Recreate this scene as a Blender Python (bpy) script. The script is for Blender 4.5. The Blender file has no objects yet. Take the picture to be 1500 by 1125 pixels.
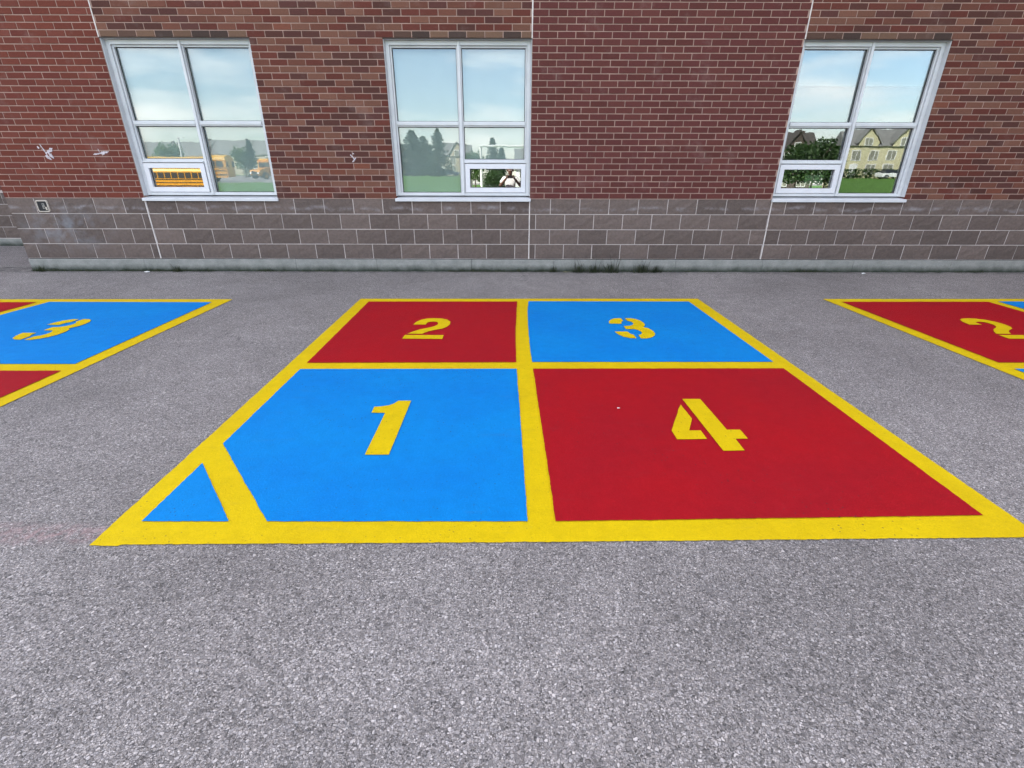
import bpy, bmesh, math, random
from mathutils import Vector, Matrix, noise as mnoise
random.seed(11)
scn = bpy.context.scene
COL = scn.collection
rad = math.radians

# ------------------------------------------------------------------ camera
CAM_P = Vector((0.0, -7.0473, 1.3321))
cd = bpy.data.cameras.new('camera'); cam = bpy.data.objects.new('camera', cd); COL.objects.link(cam)
pitch, yaw, roll = 0.413776, -0.00411, 0.002281
_f = Vector((-math.sin(yaw) * math.cos(pitch), math.cos(yaw) * math.cos(pitch), -math.sin(pitch)))
_r = Vector((math.cos(yaw), math.sin(yaw), 0)); _u = _r.cross(_f)
_r2 = math.cos(roll) * _r + math.sin(roll) * _u; _u2 = -math.sin(roll) * _r + math.cos(roll) * _u
M4 = Matrix((( _r2.x, _u2.x, -_f.x, CAM_P.x), (_r2.y, _u2.y, -_f.y, CAM_P.y), (_r2.z, _u2.z, -_f.z, CAM_P.z), (0, 0, 0, 1)))
cam.matrix_world = M4
cd.sensor_width = 36; cd.lens = 713.239 / 1500 * 36; cd.clip_start = 0.02; cd.clip_end = 3000
scn.camera = cam

# ------------------------------------------------------------------ sky, sun, exposure
SUN_EL, SUN_AZ = rad(37), rad(-46)          # azimuth from +Y (behind the school) towards +X
world = bpy.data.worlds.new('World'); scn.world = world; world.use_nodes = True
wn = world.node_tree; wn.nodes.clear()
w_out = wn.nodes.new('ShaderNodeOutputWorld'); w_bg = wn.nodes.new('ShaderNodeBackground')
w_sky = wn.nodes.new('ShaderNodeTexSky'); w_sky.sky_type = 'NISHITA'; w_sky.sun_disc = False
w_sky.sun_elevation = SUN_EL; w_sky.sun_rotation = SUN_AZ
w_sky.air_density = 1.0; w_sky.dust_density = 0.9; w_sky.ozone_density = 2.1; w_sky.altitude = 150
w_tc = wn.nodes.new('ShaderNodeTexCoord'); w_mp = wn.nodes.new('ShaderNodeMapping')
w_mp.inputs['Scale'].default_value = (1.6, 1.6, 7.0); w_mp.inputs['Location'].default_value = (3.1, 0.4, 0.9)
w_no = wn.nodes.new('ShaderNodeTexNoise'); w_no.inputs['Scale'].default_value = 1.6
w_no.inputs['Detail'].default_value = 7; w_no.inputs['Roughness'].default_value = 0.55
w_rp = wn.nodes.new('ShaderNodeValToRGB')
w_rp.color_ramp.elements[0].position = 0.45; w_rp.color_ramp.elements[0].color = (0.06, 0.06, 0.06, 1)
w_rp.color_ramp.elements[1].position = 0.64; w_rp.color_ramp.elements[1].color = (0.70, 0.70, 0.70, 1)
w_mx = wn.nodes.new('ShaderNodeMixRGB'); w_mx.inputs['Color2'].default_value = (10.2, 9.5, 8.9, 1)
L = wn.links.new
L(w_tc.outputs['Generated'], w_mp.inputs['Vector']); L(w_mp.outputs['Vector'], w_no.inputs['Vector'])
L(w_no.outputs['Fac'], w_rp.inputs['Fac']); L(w_rp.outputs['Color'], w_mx.inputs['Fac'])
L(w_sky.outputs['Color'], w_mx.inputs['Color1']); L(w_mx.outputs['Color'], w_bg.inputs['Color'])
w_bg.inputs['Strength'].default_value = 0.10
L(w_bg.outputs['Background'], w_out.inputs['Surface'])
sd = bpy.data.lights.new('sun', 'SUN'); sun = bpy.data.objects.new('sun', sd); COL.objects.link(sun)
sd.energy = 3.2; sd.angle = rad(0.5); sd.color = (1.0, 0.95, 0.86)
sdir = Vector((math.sin(SUN_AZ) * math.cos(SUN_EL), math.cos(SUN_AZ) * math.cos(SUN_EL), math.sin(SUN_EL)))
sun.rotation_euler = sdir.to_track_quat('Z', 'Y').to_euler(); sun.location = (6, 20, 30)
scn.view_settings.view_transform = 'Standard'; scn.view_settings.look = 'None'
scn.view_settings.gamma = 1; scn.view_settings.exposure = 2.44
scn.view_settings.use_curve_mapping = False
scn.render.engine = 'CYCLES'
scn.cycles.use_denoising = True
scn.cycles.caustics_reflective = False; scn.cycles.caustics_refractive = False
scn.cycles.max_bounces = 8; scn.cycles.transparent_max_bounces = 12

# ------------------------------------------------------------------ node helpers
class NT:
    def __init__(s, name):
        s.m = bpy.data.materials.new(name); s.m.use_nodes = True
        s.t = s.m.node_tree; s.t.nodes.clear()
        s.out = s.t.nodes.new('ShaderNodeOutputMaterial')
    def n(s, typ, props=None, **inp):
        nd = s.t.nodes.new('ShaderNode' + typ)
        for k, v in (props or {}).items(): setattr(nd, k, v)
        for k, v in inp.items():
            key = int(k[1:]) if k[0] == 'i' and k[1:].isdigit() else k.replace('_', ' ')
            s.set(nd.inputs[key], v)
        return nd
    def set(s, sock, v):
        if isinstance(v, bpy.types.NodeSocket): s.t.links.new(v, sock)
        elif isinstance(v, bpy.types.Node): s.t.links.new(v.outputs[0], sock)
        else:
            if isinstance(v, (tuple, list)) and len(v) == 3 and sock.type == 'RGBA': v = (*v, 1)
            sock.default_value = v
    def math(s, op, a, b=0.0, c=None, clamp=False):
        nd = s.n('Math', dict(operation=op, use_clamp=clamp)); s.set(nd.inputs[0], a); s.set(nd.inputs[1], b)
        if c is not None: s.set(nd.inputs[2], c)
        return nd.outputs[0]
    def mix(s, f, a, b, mode='MIX'):
        nd = s.n('MixRGB', dict(blend_type=mode)); s.set(nd.inputs[0], f); s.set(nd.inputs[1], a); s.set(nd.inputs[2], b)
        return nd.outputs[0]
    def ramp(s, f, stops, interp='LINEAR'):
        nd = s.n('ValToRGB'); s.set(nd.inputs[0], f); cr = nd.color_ramp; cr.interpolation = interp
        while len(cr.elements) < len(stops): cr.elements.new(0.5)
        for e, (p, c) in zip(cr.elements, stops):
            e.position = p; e.color = (*c, 1) if isinstance(c, (tuple, list)) else (c, c, c, 1)
        return nd.outputs[0]
    def pos(s): return s.n('NewGeometry').outputs['Position']
    def noise(s, vec, scale, detail=4, rough=0.55, out='Fac'):
        nd = s.n('TexNoise', Scale=scale, Detail=detail, Roughness=rough); s.set(nd.inputs['Vector'], vec); return nd.outputs[out]
    def mapr(s, v, a, b, c=0.0, d=1.0):
        nd = s.n('MapRange', i0=v, i1=a, i2=b, i3=c, i4=d); return nd.outputs[0]
    def bump(s, h, strength, dist):
        nd = s.n('Bump', Strength=strength, Distance=dist); s.set(nd.inputs['Height'], h); return nd.outputs[0]
    def bsdf(s, color, rough=0.8, normal=None, metallic=0.0, spec=0.5):
        nd = s.n('BsdfPrincipled', Base_Color=color, Roughness=rough, Metallic=metallic)
        nd.inputs['Specular IOR Level'].default_value = spec
        if normal is not None: s.set(nd.inputs['Normal'], normal)
        s.t.links.new(nd.outputs[0], s.out.inputs['Surface']); return s.m

def simple(name, c, rough=0.7, var=0.12, scale=12.0, metallic=0.0, bump=0.0, spec=0.5, coord='Object'):
    t = NT(name); v = t.n('TexCoord').outputs[coord]
    f = t.noise(v, scale, 4)
    col = t.mix(1.0, c, t.ramp(f, [(0.3, 1 - var), (0.7, 1 + var)]), 'MULTIPLY')
    nrm = t.bump(t.noise(v, scale * 4, 3), bump, 0.004) if bump else None
    return t.bsdf(col, rough, nrm, metallic, spec)

# ------------------------------------------------------------------ materials
def asphalt_pattern(t, p):
    """aggregate in worn asphalt: returns colour and height"""
    wob = t.noise(p, 60, 2, out='Color')
    pw = t.n('VectorMath', dict(operation='MULTIPLY_ADD')); t.set(pw.inputs[0], wob); pw.inputs[1].default_value = (0.007, 0.007, 0.007); t.set(pw.inputs[2], p)
    q = pw.outputs[0]
    def vor(sc):
        a = t.n('TexVoronoi', dict(feature='F1', voronoi_dimensions='3D'), Scale=sc); t.set(a.inputs['Vector'], q)
        e = t.n('TexVoronoi', dict(feature='DISTANCE_TO_EDGE', voronoi_dimensions='3D'), Scale=sc); t.set(e.inputs['Vector'], q)
        return t.n('SeparateColor', i0=a.outputs['Color']), e.outputs['Distance']
    sa, ea = vor(104.0); sb, eb = vor(205.0); sc, ec = vor(400.0)
    fine = t.ramp(sc.outputs[0], [(0.0, 0.07), (0.4, 0.22), (1.0, 0.40)])
    cb = t.ramp(sb.outputs[0], [(0.0, 0.065), (0.15, 0.17), (0.5, 0.29), (0.8, 0.41), (1.0, 0.58)])
    ca = t.ramp(sa.outputs[0], [(0.0, 0.15), (0.4, 0.29), (0.75, 0.40), (0.93, 0.50), (1.0, 0.62)])
    mb = t.math('MULTIPLY', t.mapr(eb, 0.03, 0.09), t.math('GREATER_THAN', sb.outputs[1], 0.30))
    ma = t.math('MULTIPLY', t.mapr(ea, 0.05, 0.11), t.math('GREATER_THAN', sa.outputs[1], 0.72))
    rimb = t.mapr(eb, 0.0, 0.07, 0.42, 1.0)
    col = t.mix(mb, t.mix(1.0, fine, rimb, 'MULTIPLY'), cb)
    rima = t.math('ADD', t.mapr(ea, 0.02, 0.07, 0.45, 1.0), t.math('LESS_THAN', sa.outputs[1], 0.72), clamp=True)
    col = t.mix(1.0, t.mix(ma, col, ca), rima, 'MULTIPLY')
    h = t.math('ADD', t.math('MULTIPLY', ma, 0.9), t.math('ADD', t.math('MULTIPLY', mb, 0.6), t.math('MULTIPLY', sc.outputs[1], 0.35)))
    # tilt of each stone facet, from its own random value
    h = t.math('ADD', h, t.math('MULTIPLY', sa.outputs[2], t.math('MULTIPLY', ma, 0.5)))
    return col, h

def m_asphalt():
    t = NT('asphalt_worn'); p = t.pos()
    col, h = asphalt_pattern(t, p)
    big = t.ramp(t.noise(p, 0.55, 5, 0.6), [(0.32, 0.77), (0.68, 1.13)])
    mid = t.ramp(t.noise(p, 5.0, 4, 0.6), [(0.3, 0.90), (0.7, 1.08)])
    col = t.mix(1.0, col, big, 'MULTIPLY'); col = t.mix(1.0, col, mid, 'MULTIPLY')
    hue = t.ramp(t.noise(p, 110, 1), [(0.3, (1.12, 1.0, 0.915)), (0.7, (1.065, 0.99, 0.965))])
    col = t.mix(1.0, col, hue, 'MULTIPLY')
    # hairline cracks
    cw = t.n('VectorMath', dict(operation='MULTIPLY_ADD')); t.set(cw.inputs[0], t.noise(p, 3.5, 6, 0.7, out='Color')); cw.inputs[1].default_value = (0.5, 0.5, 0.5); t.set(cw.inputs[2], p)
    cv = t.n('TexVoronoi', dict(feature='DISTANCE_TO_EDGE'), Scale=0.55); t.set(cv.inputs['Vector'], cw.outputs[0])
    crk = t.math('MULTIPLY', t.mapr(cv.outputs['Distance'], 0.0032, 0.0012), t.ramp(t.noise(p, 1.1, 4, 0.6), [(0.50, 0.0), (0.60, 0.75)]))
    col = t.mix(crk, col, (0.05, 0.05, 0.05))
    # slightly oily, darker blots
    blot = t.ramp(t.noise(p, 2.1, 5, 0.7), [(0.60, 0.0), (0.74, 0.30)])
    col = t.mix(blot, col, (0.12, 0.115, 0.12))
    # faint old pink chalk line left of the middle court
    s = t.n('SeparateXYZ', i0=p); x, y = s.outputs[0], s.outputs[1]
    yy = t.math('ADD', y, t.math('MULTIPLY', t.noise(p, 8, 3), 0.05))
    band = t.mapr(t.math('ABSOLUTE', t.math('ADD', yy, 5.475)), 0.012, 0.075, 1, 0)
    band = t.math('MULTIPLY', band, t.mapr(x, -1.45, -1.62, 0, 1))
    band = t.math('MULTIPLY', band, t.ramp(t.noise(p, 28, 4), [(0.40, 0.05), (0.66, 0.75)]))
    col = t.mix(t.math('MULTIPLY', band, 0.55), col, (0.50, 0.27, 0.27))
    # fine dirt washed along the foot of the wall
    dirt = t.math('MULTIPLY', t.mapr(t.math('ADD', y, t.math('MULTIPLY', t.noise(p, 3, 4), 0.14)), -0.10, 0.03), t.ramp(t.noise(p, 9, 4), [(0.38, 0.2), (0.62, 1.0)]))
    dirt = t.math('MULTIPLY', dirt, t.math('LESS_THAN', y, 0.3))
    col = t.mix(t.math('MULTIPLY', dirt, 0.7), col, (0.055, 0.055, 0.048))
    return t.bsdf(col, 0.82, t.bump(h, 0.9, 0.004), 0, 0.35)

def m_paint(name, c, c2, wear=0.5):
    t = NT(name); p = t.pos()
    col0, h = asphalt_pattern(t, p)
    n1 = t.noise(p, 1.6, 6, 0.6); n2 = t.noise(p, 14, 5, 0.65)
    col = t.mix(t.ramp(n1, [(0.35, 0.0), (0.68, 1.0)]), c, c2)
    col = t.mix(1.0, col, t.ramp(n2, [(0.3, 0.93), (0.7, 1.05)]), 'MULTIPLY')
    col = t.mix(1.0, col, t.ramp(col0, [(0.06, 0.90), (0.28, 1.0), (0.5, 1.04)]), 'MULTIPLY')  # stones show through thin paint; small shade in pits put into colour
    # pits in the aggregate the roller did not fill
    v = t.n('TexVoronoi', dict(feature='F1'), Scale=58.0); t.set(v.inputs['Vector'], p)
    sv = t.n('SeparateColor', i0=v.outputs['Color'])
    pit = t.math('MULTIPLY', t.math('LESS_THAN', v.outputs['Distance'], 0.21), t.math('GREATER_THAN', sv.outputs[0], 0.84))
    patch = t.ramp(t.noise(p, 0.9, 3), [(0.45, 0.15), (0.62, 1.0)])
    pit = t.math('MULTIPLY', t.math('MULTIPLY', pit, patch), wear)
    col = t.mix(pit, col, (0.035, 0.035, 0.04))
    # faint scuffs
    sc = t.n('Mapping'); t.set(sc.inputs['Vector'], p); sc.inputs['Scale'].default_value = (2.0, 9.0, 1.0); sc.inputs['Rotation'].default_value = (0, 0, 0.5)
    scf = t.ramp(t.noise(sc, 1.4, 6, 0.7), [(0.60, 0.0), (0.72, 1.0)])
    col = t.mix(t.math('MULTIPLY', scf, 0.10), col, (0.10, 0.09, 0.10))
    return t.bsdf(col, 0.62, t.bump(h, 0.42, 0.004), 0, 0.09)

def m_brick(name, c, var=0.10):
    t = NT(name); p = t.pos()
    rnd = t.math('ADD', t.n('ObjectInfo').outputs['Random'], t.n('NewGeometry').outputs['Random Per Island'])
    col = t.mix(1.0, c, t.ramp(t.math('FRACT', rnd), [(0.0, 1 - var), (1.0, 1 + var)]), 'MULTIPLY')
    n = t.noise(p, 55, 5, 0.7); n2 = t.noise(p, 260, 2)
    col = t.mix(1.0, col, t.ramp(n, [(0.3, 0.86), (0.7, 1.14)]), 'MULTIPLY')
    col = t.mix(t.ramp(n2, [(0.66, 0.0), (0.75, 0.55)]), col, (0.05, 0.028, 0.025))
    # lime bloom drifting over the face
    bl = t.ramp(t.noise(p, 2.3, 6, 0.7), [(0.56, 0.0), (0.78, 0.22)])
    col = t.mix(bl, col, (0.36, 0.29, 0.27))
    return t.bsdf(col, 0.85, t.bump(t.math('ADD', n, t.math('MULTIPLY', n2, 0.5)), 0.35, 0.003), 0, 0.16)

def m_mortar(name, c):
    t = NT(name); p = t.pos()
    col = t.mix(1.0, c, t.ramp(t.noise(p, 3, 6, 0.7), [(0.3, 0.72), (0.7, 1.18)]), 'MULTIPLY')
    n = t.noise(p, 180, 3)
    col = t.mix(1.0, col, t.ramp(n, [(0.3, 0.85), (0.7, 1.1)]), 'MULTIPLY')
    return t.bsdf(col, 0.9, t.bump(n, 0.5, 0.003), 0, 0.3)

def m_block(name, c):
    t = NT(name); p = t.pos()
    rnd = t.n('ObjectInfo').outputs['Random']
    col = t.mix(1.0, c, t.ramp(rnd, [(0.0, 0.80), (1.0, 1.16)]), 'MULTIPLY')
    n = t.noise(p, 26, 6, 0.7); n2 = t.noise(p, 190, 3, 0.7)
    col = t.mix(1.0, col, t.ramp(n, [(0.28, 0.78), (0.72, 1.2)]), 'MULTIPLY')
    col = t.mix(t.ramp(n2, [(0.62, 0.0), (0.75, 0.45)]), col, (0.30, 0.28, 0.27))
    col = t.mix(t.ramp(n2, [(0.25, 0.6), (0.36, 0.0)]), col, (0.035, 0.03, 0.03))
    s = t.n('SeparateXYZ', i0=p); x, z = s.outputs[0], s.outputs[2]
    # salt bloom in a band along the top course
    zz = t.math('ADD', z, t.math('MULTIPLY', t.math('SUBTRACT', t.noise(p, 3.0, 3), 0.5), 0.16))
    band = t.mapr(t.math('ABSOLUTE', t.math('SUBTRACT', zz, 0.852)), 0.004, 0.034, 1, 0)
    band = t.math('MULTIPLY', band, t.ramp(t.noise(p, 5.0, 6, 0.7), [(0.44, 0.0), (0.66, 0.62)]))
    col = t.mix(band, col, (0.33, 0.31, 0.32))
    # damp, lime-washed patch round the outlet at the left end
    dx = t.math('ADD', x, 6.15); dz = t.math('SUBTRACT', z, 0.58)
    r = t.math('SQRT', t.math('ADD', t.math('MULTIPLY', dx, dx), t.math('MULTIPLY', t.math('MULTIPLY', dz, dz), 4.0)))
    patch = t.math('MULTIPLY', t.mapr(r, 0.75, 0.15), t.ramp(t.noise(p, 4.5, 5, 0.65), [(0.42, 0.0), (0.68, 0.65)]))
    col = t.mix(patch, col, (0.25, 0.27, 0.30))
    # splash-dirt low down
    low = t.math('MULTIPLY', t.mapr(z, 0.36, 0.18), t.ramp(t.noise(p, 3, 5), [(0.4, 0.0), (0.7, 0.35)]))
    col = t.mix(low, col, (0.05, 0.048, 0.045))
    return t.bsdf(col, 0.9, t.bump(t.math('ADD', t.math('MULTIPLY', n, 1.6), n2), 0.75, 0.008), 0, 0.3)

def m_concrete():
    t = NT('foundation_concrete'); p = t.pos()
    col = t.ramp(t.noise(p, 6, 6, 0.65), [(0.3, (0.188, 0.192, 0.176)), (0.7, (0.278, 0.278, 0.257))])
    s = t.n('SeparateXYZ', i0=p)
    z = t.math('ADD', s.outputs[2], t.math('MULTIPLY', t.noise(p, 7, 5, 0.7), -0.09))
    col = t.mix(t.mapr(z, 0.055, -0.035), col, (0.028, 0.036, 0.026))
    n = t.noise(p, 90, 4)
    col = t.mix(1.0, col, t.ramp(n, [(0.3, 0.88), (0.7, 1.1)]), 'MULTIPLY')
    return t.bsdf(col, 0.9, t.bump(n, 0.5, 0.004), 0, 0.3)

def m_wallbrick():
    """brickwork too far or too far out of view to build brick by brick"""
    t = NT('brick_wall_plain'); tc = t.n('TexCoord').outputs['UV']
    b = t.n('TexBrick', dict(offset=0.5), Color1=(0.15, 0.045, 0.036), Color2=(0.10, 0.04, 0.034), Mortar=(0.32, 0.24, 0.22), Scale=1.0)
    b.inputs['Mortar Size'].default_value = 0.005; b.inputs['Brick Width'].default_value = 0.22; b.inputs['Row Height'].default_value = 0.0724
    t.set(b.inputs['Vector'], tc)
    return t.bsdf(b.outputs[0], 0.88, t.bump(b.outputs['Fac'], -0.4, 0.004), 0, 0.3)

def m_glass(name, refl, tint, wave=0.011):
    t = NT(name); p = t.pos()
    nrm = t.bump(t.noise(p, 2.0, 3, 0.45), wave, 0.05)
    gl = t.n('BsdfGlossy', Color=(0.95, 0.965, 0.98), Roughness=0.0); t.set(gl.inputs['Normal'], nrm)
    tr = t.n('BsdfTransparent', Color=tint)
    fr = t.n('Fresnel', IOR=1.45)
    f = t.math('ADD', fr.outputs[0], refl, clamp=True)
    mx = t.n('MixShader', i0=f, i1=tr.outputs[0], i2=gl.outputs[0])
    t.t.links.new(mx.outputs[0], t.out.inputs['Surface']); return t.m

def m_leaf(name, a, b, c):
    t = NT(name); p = t.pos()
    r = t.n('NewGeometry').outputs['Random Per Island']
    col = t.ramp(r, [(0.0, a), (0.5, b), (1.0, c)])
    bs = t.n('BsdfPrincipled', Base_Color=col, Roughness=0.6)
    tl = t.n('BsdfTranslucent', Color=t.mix(1.0, col, (1.3, 1.5, 0.6), 'MULTIPLY'))
    mx = t.n('MixShader', i0=0.3, i1=bs.outputs[0], i2=tl.outputs[0])
    t.t.links.new(mx.outputs[0], t.out.inputs['Surface']); return t.m

def m_grass():
    t = NT('mown_grass'); p = t.pos()
    col = t.ramp(t.noise(p, 0.35, 6, 0.65), [(0.3, (0.060, 0.145, 0.020)), (0.7, (0.105, 0.215, 0.034))])
    col = t.mix(1.0, col, t.ramp(t.noise(p, 60, 3), [(0.3, 0.75), (0.7, 1.25)]), 'MULTIPLY')
    return t.bsdf(col, 0.9, t.bump(t.noise(p, 80, 3), 0.8, 0.03), 0, 0.2)

MAT = {}
MAT['asphalt'] = m_asphalt()
MAT['yellow'] = m_paint('yellow_court_paint', (0.635, 0.452, 0.003), (0.595, 0.41, 0.004), 0.7)
MAT['blue'] = m_paint('blue_court_paint', (0.002, 0.205, 0.55), (0.002, 0.178, 0.53), 1.0)
MAT['red'] = m_paint('red_court_paint', (0.345, 0.0055, 0.0105), (0.30, 0.006, 0.0125), 0.7)
UNI = [m_brick('brick_red', (0.125, 0.033, 0.022)), m_brick('brick_red_deep', (0.116, 0.030, 0.022)), m_brick('brick_red_soft', (0.131, 0.037, 0.026))]
MAR = [m_brick('brick_maroon', (0.095, 0.029, 0.026), .06), m_brick('brick_maroon_deep', (0.087, 0.027, 0.023), .06), m_brick('brick_maroon_soft', (0.103, 0.033, 0.028), .06)]
MIX = [m_brick('brick_dark', (0.072, 0.029, 0.023)), m_brick('brick_brown', (0.101, 0.030, 0.022)), m_brick('brick_tan', (0.142, 0.063, 0.043)),
       m_brick('brick_rust', (0.125, 0.048, 0.033)), m_brick('brick_orange', (0.142, 0.050, 0.032)), m_brick('brick_plum', (0.079, 0.031, 0.026))]
STAIN = [m_brick('brick_stained_brown', (0.085, 0.048, 0.036)), m_brick('brick_stained_dark', (0.055, 0.036, 0.030)), m_brick('brick_stained_tan', (0.13, 0.075, 0.05))]
MAT['mortar'] = m_mortar('mortar_pinkish', (0.36, 0.238, 0.195))
MAT['mortar_grey'] = m_mortar('mortar_grey', (0.52, 0.455, 0.425))
MAT['caulk'] = simple('joint_caulk', (0.55, 0.50, 0.47), 0.7, 0.12, 20)
MAT['block'] = m_block('split_face_block', (0.128, 0.097, 0.084))
MAT['concrete'] = m_concrete()
MAT['wallbrick'] = m_wallbrick()
MAT['frame'] = simple('painted_aluminium', (0.53, 0.54, 0.55), 0.38, 0.07, 5, 0.0, 0.02)
MAT['casement'] = simple('white_casement', (0.60, 0.60, 0.62), 0.4, 0.05, 6)
MAT['gasket'] = simple('black_gasket', (0.02, 0.02, 0.022), 0.6)
MAT['glass'] = m_glass('window_glass', 0.078, (0.84, 0.88, 0.87))
MAT['glass_new'] = m_glass('casement_glass', 0.22, (0.78, 0.82, 0.80), 0.003)
MAT['blind'] = simple('roller_blind', (0.74, 0.79, 0.79), 0.9, 0.05, 2)
MAT['screen_light'] = simple('shade_cloth_light', (0.30, 0.40, 0.42), 0.9, 0.05, 2); MAT['screen'] = simple('shade_cloth', (0.15, 0.23, 0.25), 0.9, 0.05, 2)
MAT['lintel'] = simple('rusty_steel', (0.055, 0.045, 0.04), 0.8, 0.3, 20)
MAT['room'] = simple('room_paint', (0.22, 0.21, 0.19), 0.9)
MAT['dark'] = simple('dark_recess', (0.012, 0.012, 0.013), 0.8)
MAT['white_smear'] = simple('dried_white_paint', (0.46, 0.41, 0.43), 0.85, 0.3, 40)
MAT['outlet'] = simple('outlet_plate', (0.44, 0.39, 0.33), 0.5, 0.12, 40)
MAT['paper'] = simple('paper_white', (0.75, 0.75, 0.73), 0.8, 0.05, 30)
MAT['paper_green'] = simple('paper_green', (0.42, 0.62, 0.36), 0.8, 0.05, 10)
MAT['grass'] = m_grass()
MAT['weed'] = m_leaf('weed_blade', (0.022, 0.034, 0.018), (0.038, 0.055, 0.026), (0.075, 0.075, 0.042))
MAT['straw'] = m_leaf('dry_stalk', (0.026, 0.028, 0.022), (0.034, 0.034, 0.026), (0.05, 0.045, 0.033))

# ------------------------------------------------------------------ mesh helpers
class MB:
    def __init__(s): s.v = []; s.f = []; s.mi = []; s.mats = []
    def mat(s, m):
        if m not in s.mats: s.mats.append(m)
        return s.mats.index(m)
    def face(s, pts, m):
        k = len(s.v); s.v += [tuple(p) for p in pts]; s.f.append(tuple(range(k, k + len(pts)))); s.mi.append(s.mat(m))
    def add(s, verts, faces, m):
        k = len(s.v); i = s.mat(m); s.v += [tuple(p) for p in verts]
        for f in faces: s.f.append(tuple(a + k for a in f)); s.mi.append(i)
    def box(s, x0, x1, y0, y1, z0, z1, m):
        v = [(x0, y0, z0), (x1, y0, z0), (x1, y1, z0), (x0, y1, z0), (x0, y0, z1), (x1, y0, z1), (x1, y1, z1), (x0, y1, z1)]
        s.add(v, [(0, 3, 2, 1), (4, 5, 6, 7), (0, 1, 5, 4), (1, 2, 6, 5), (2, 3, 7, 6), (3, 0, 4, 7)], m)
    def cyl(s, a, b, r0, r1, n, m, cap=True):
        a = Vector(a); b = Vector(b); d = (b - a).normalized()
        u = d.orthogonal().normalized(); w = d.cross(u); vs = []
        for c, r in ((a, r0), (b, r1)):
            for i in range(n):
                t = 2 * math.pi * i / n; vs.append(c + u * (r * math.cos(t)) + w * (r * math.sin(t)))
        fs = [(i, (i + 1) % n, n + (i + 1) % n, n + i) for i in range(n)]
        if cap: fs += [tuple(range(n - 1, -1, -1)), tuple(range(n, 2 * n))]
        s.add(vs, fs, m)
    def prism(s, prof, axis, a0, a1, m):
        """extrude a closed 2-D profile along axis 'x' (profile y,z) or 'y' (profile x,z) or 'z' (profile x,y)"""
        n = len(prof)
        def P(p, a): return {'x': (a, p[0], p[1]), 'y': (p[0], a, p[1]), 'z': (p[0], p[1], a)}[axis]
        vs = [P(p, a0) for p in prof] + [P(p, a1) for p in prof]
        fs = [(i, (i + 1) % n, n + (i + 1) % n, n + i) for i in range(n)] + [tuple(range(n - 1, -1, -1)), tuple(range(n, 2 * n))]
        s.add(vs, fs, m)
    def build(s, name, parent=None, smooth=False, fix=False, loc=None):
        me = bpy.data.meshes.new(name); me.from_pydata(s.v, [], s.f)
        for m in s.mats: me.materials.append(m)
        me.polygons.foreach_set('material_index', s.mi)
        if smooth: me.polygons.foreach_set('use_smooth', [True] * len(s.f))
        me.update()
        if fix:
            bm = bmesh.new(); bm.from_mesh(me); bmesh.ops.recalc_face_normals(bm, faces=bm.faces); bm.to_mesh(me); bm.free()
        return link(name, me, parent, loc)
def link(name, me, parent=None, loc=None):
    o = bpy.data.objects.new(name, me); COL.objects.link(o)
    if parent is not None: o.parent = parent
    if loc is not None: o.location = loc
    return o
def tag(o, label=None, cat=None, group=None, kind=None):
    if label: o['label'] = label
    if cat: o['category'] = cat
    if group: o['group'] = group
    if kind: o['kind'] = kind
    return o
def empty(name, loc, label=None, cat=None, group=None, rz=0.0):
    o = bpy.data.objects.new(name, None); COL.objects.link(o); o.location = loc; o.rotation_euler = (0, 0, rz)
    return tag(o, label, cat, group)
def copy_tree(o, parent=None):
    c = o.copy(); COL.objects.link(c)
    if parent is not None: c.parent = parent
    for ch in [k for k in bpy.data.objects if k.parent == o]: copy_tree(ch, c)
    return c
def sheet(name, x0, x1, y0, y1, z, m, nx=1, ny=1):
    b = MB(); vs = [(x0 + (x1 - x0) * i / nx, y0 + (y1 - y0) * j / ny, z) for j in range(ny + 1) for i in range(nx + 1)]
    b.add(vs, [(j * (nx + 1) + i, j * (nx + 1) + i + 1, (j + 1) * (nx + 1) + i + 1, (j + 1) * (nx + 1) + i) for j in range(ny) for i in range(nx)], m)
    return b.build(name)

# ------------------------------------------------------------------ ground
tag(sheet('asphalt', -400, 400, -600, 200, 0.0, MAT['asphalt']), kind='structure')
gf = MB(); gf.face([(130, -15, .004), (-70, -15, .004), (-70, -47.5, .004), (-22, -47.5, .004), (-31, -78, .004), (-32, -104, .004), (130, -104, .004)], MAT['grass'])
tag(gf.build('grass_field', fix=True), kind='structure')
tag(sheet('lawn', -220, 220, -260, -113, 0.004, MAT['grass']), kind='structure')

# ------------------------------------------------------------------ the school
ZF = 0.1776; ZT = ZF + 0.8; BR = 0.0724; BL = 0.22; ROWS = 43; ZB = ZT + ROWS * BR
W1 = (-4.9456, -3.1459); W2 = (-1.5404, 0.2627); W3 = (3.5597, 5.3556); WINS = (W1, W2, W3)
ZH = ZT + 25 * BR; XL = -6.82; XR = 12.0; ROOF = 10.2
school = empty('school_building', (0, 0, 0), 'red brick school wall with grey stone block base and three tall windows', 'building')
CJ = 0.0065
PANELS = [(XL, W1[0], 'uni', W1[0] - 0.06), (W1[0], W2[1], 'mix', W2[1] - 0.02), (W2[1], W3[0], 'mar', W2[1] + 0.195), (W3[0], XR, 'mix', W3[0] + 0.12)]
BD = 0.095

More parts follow.
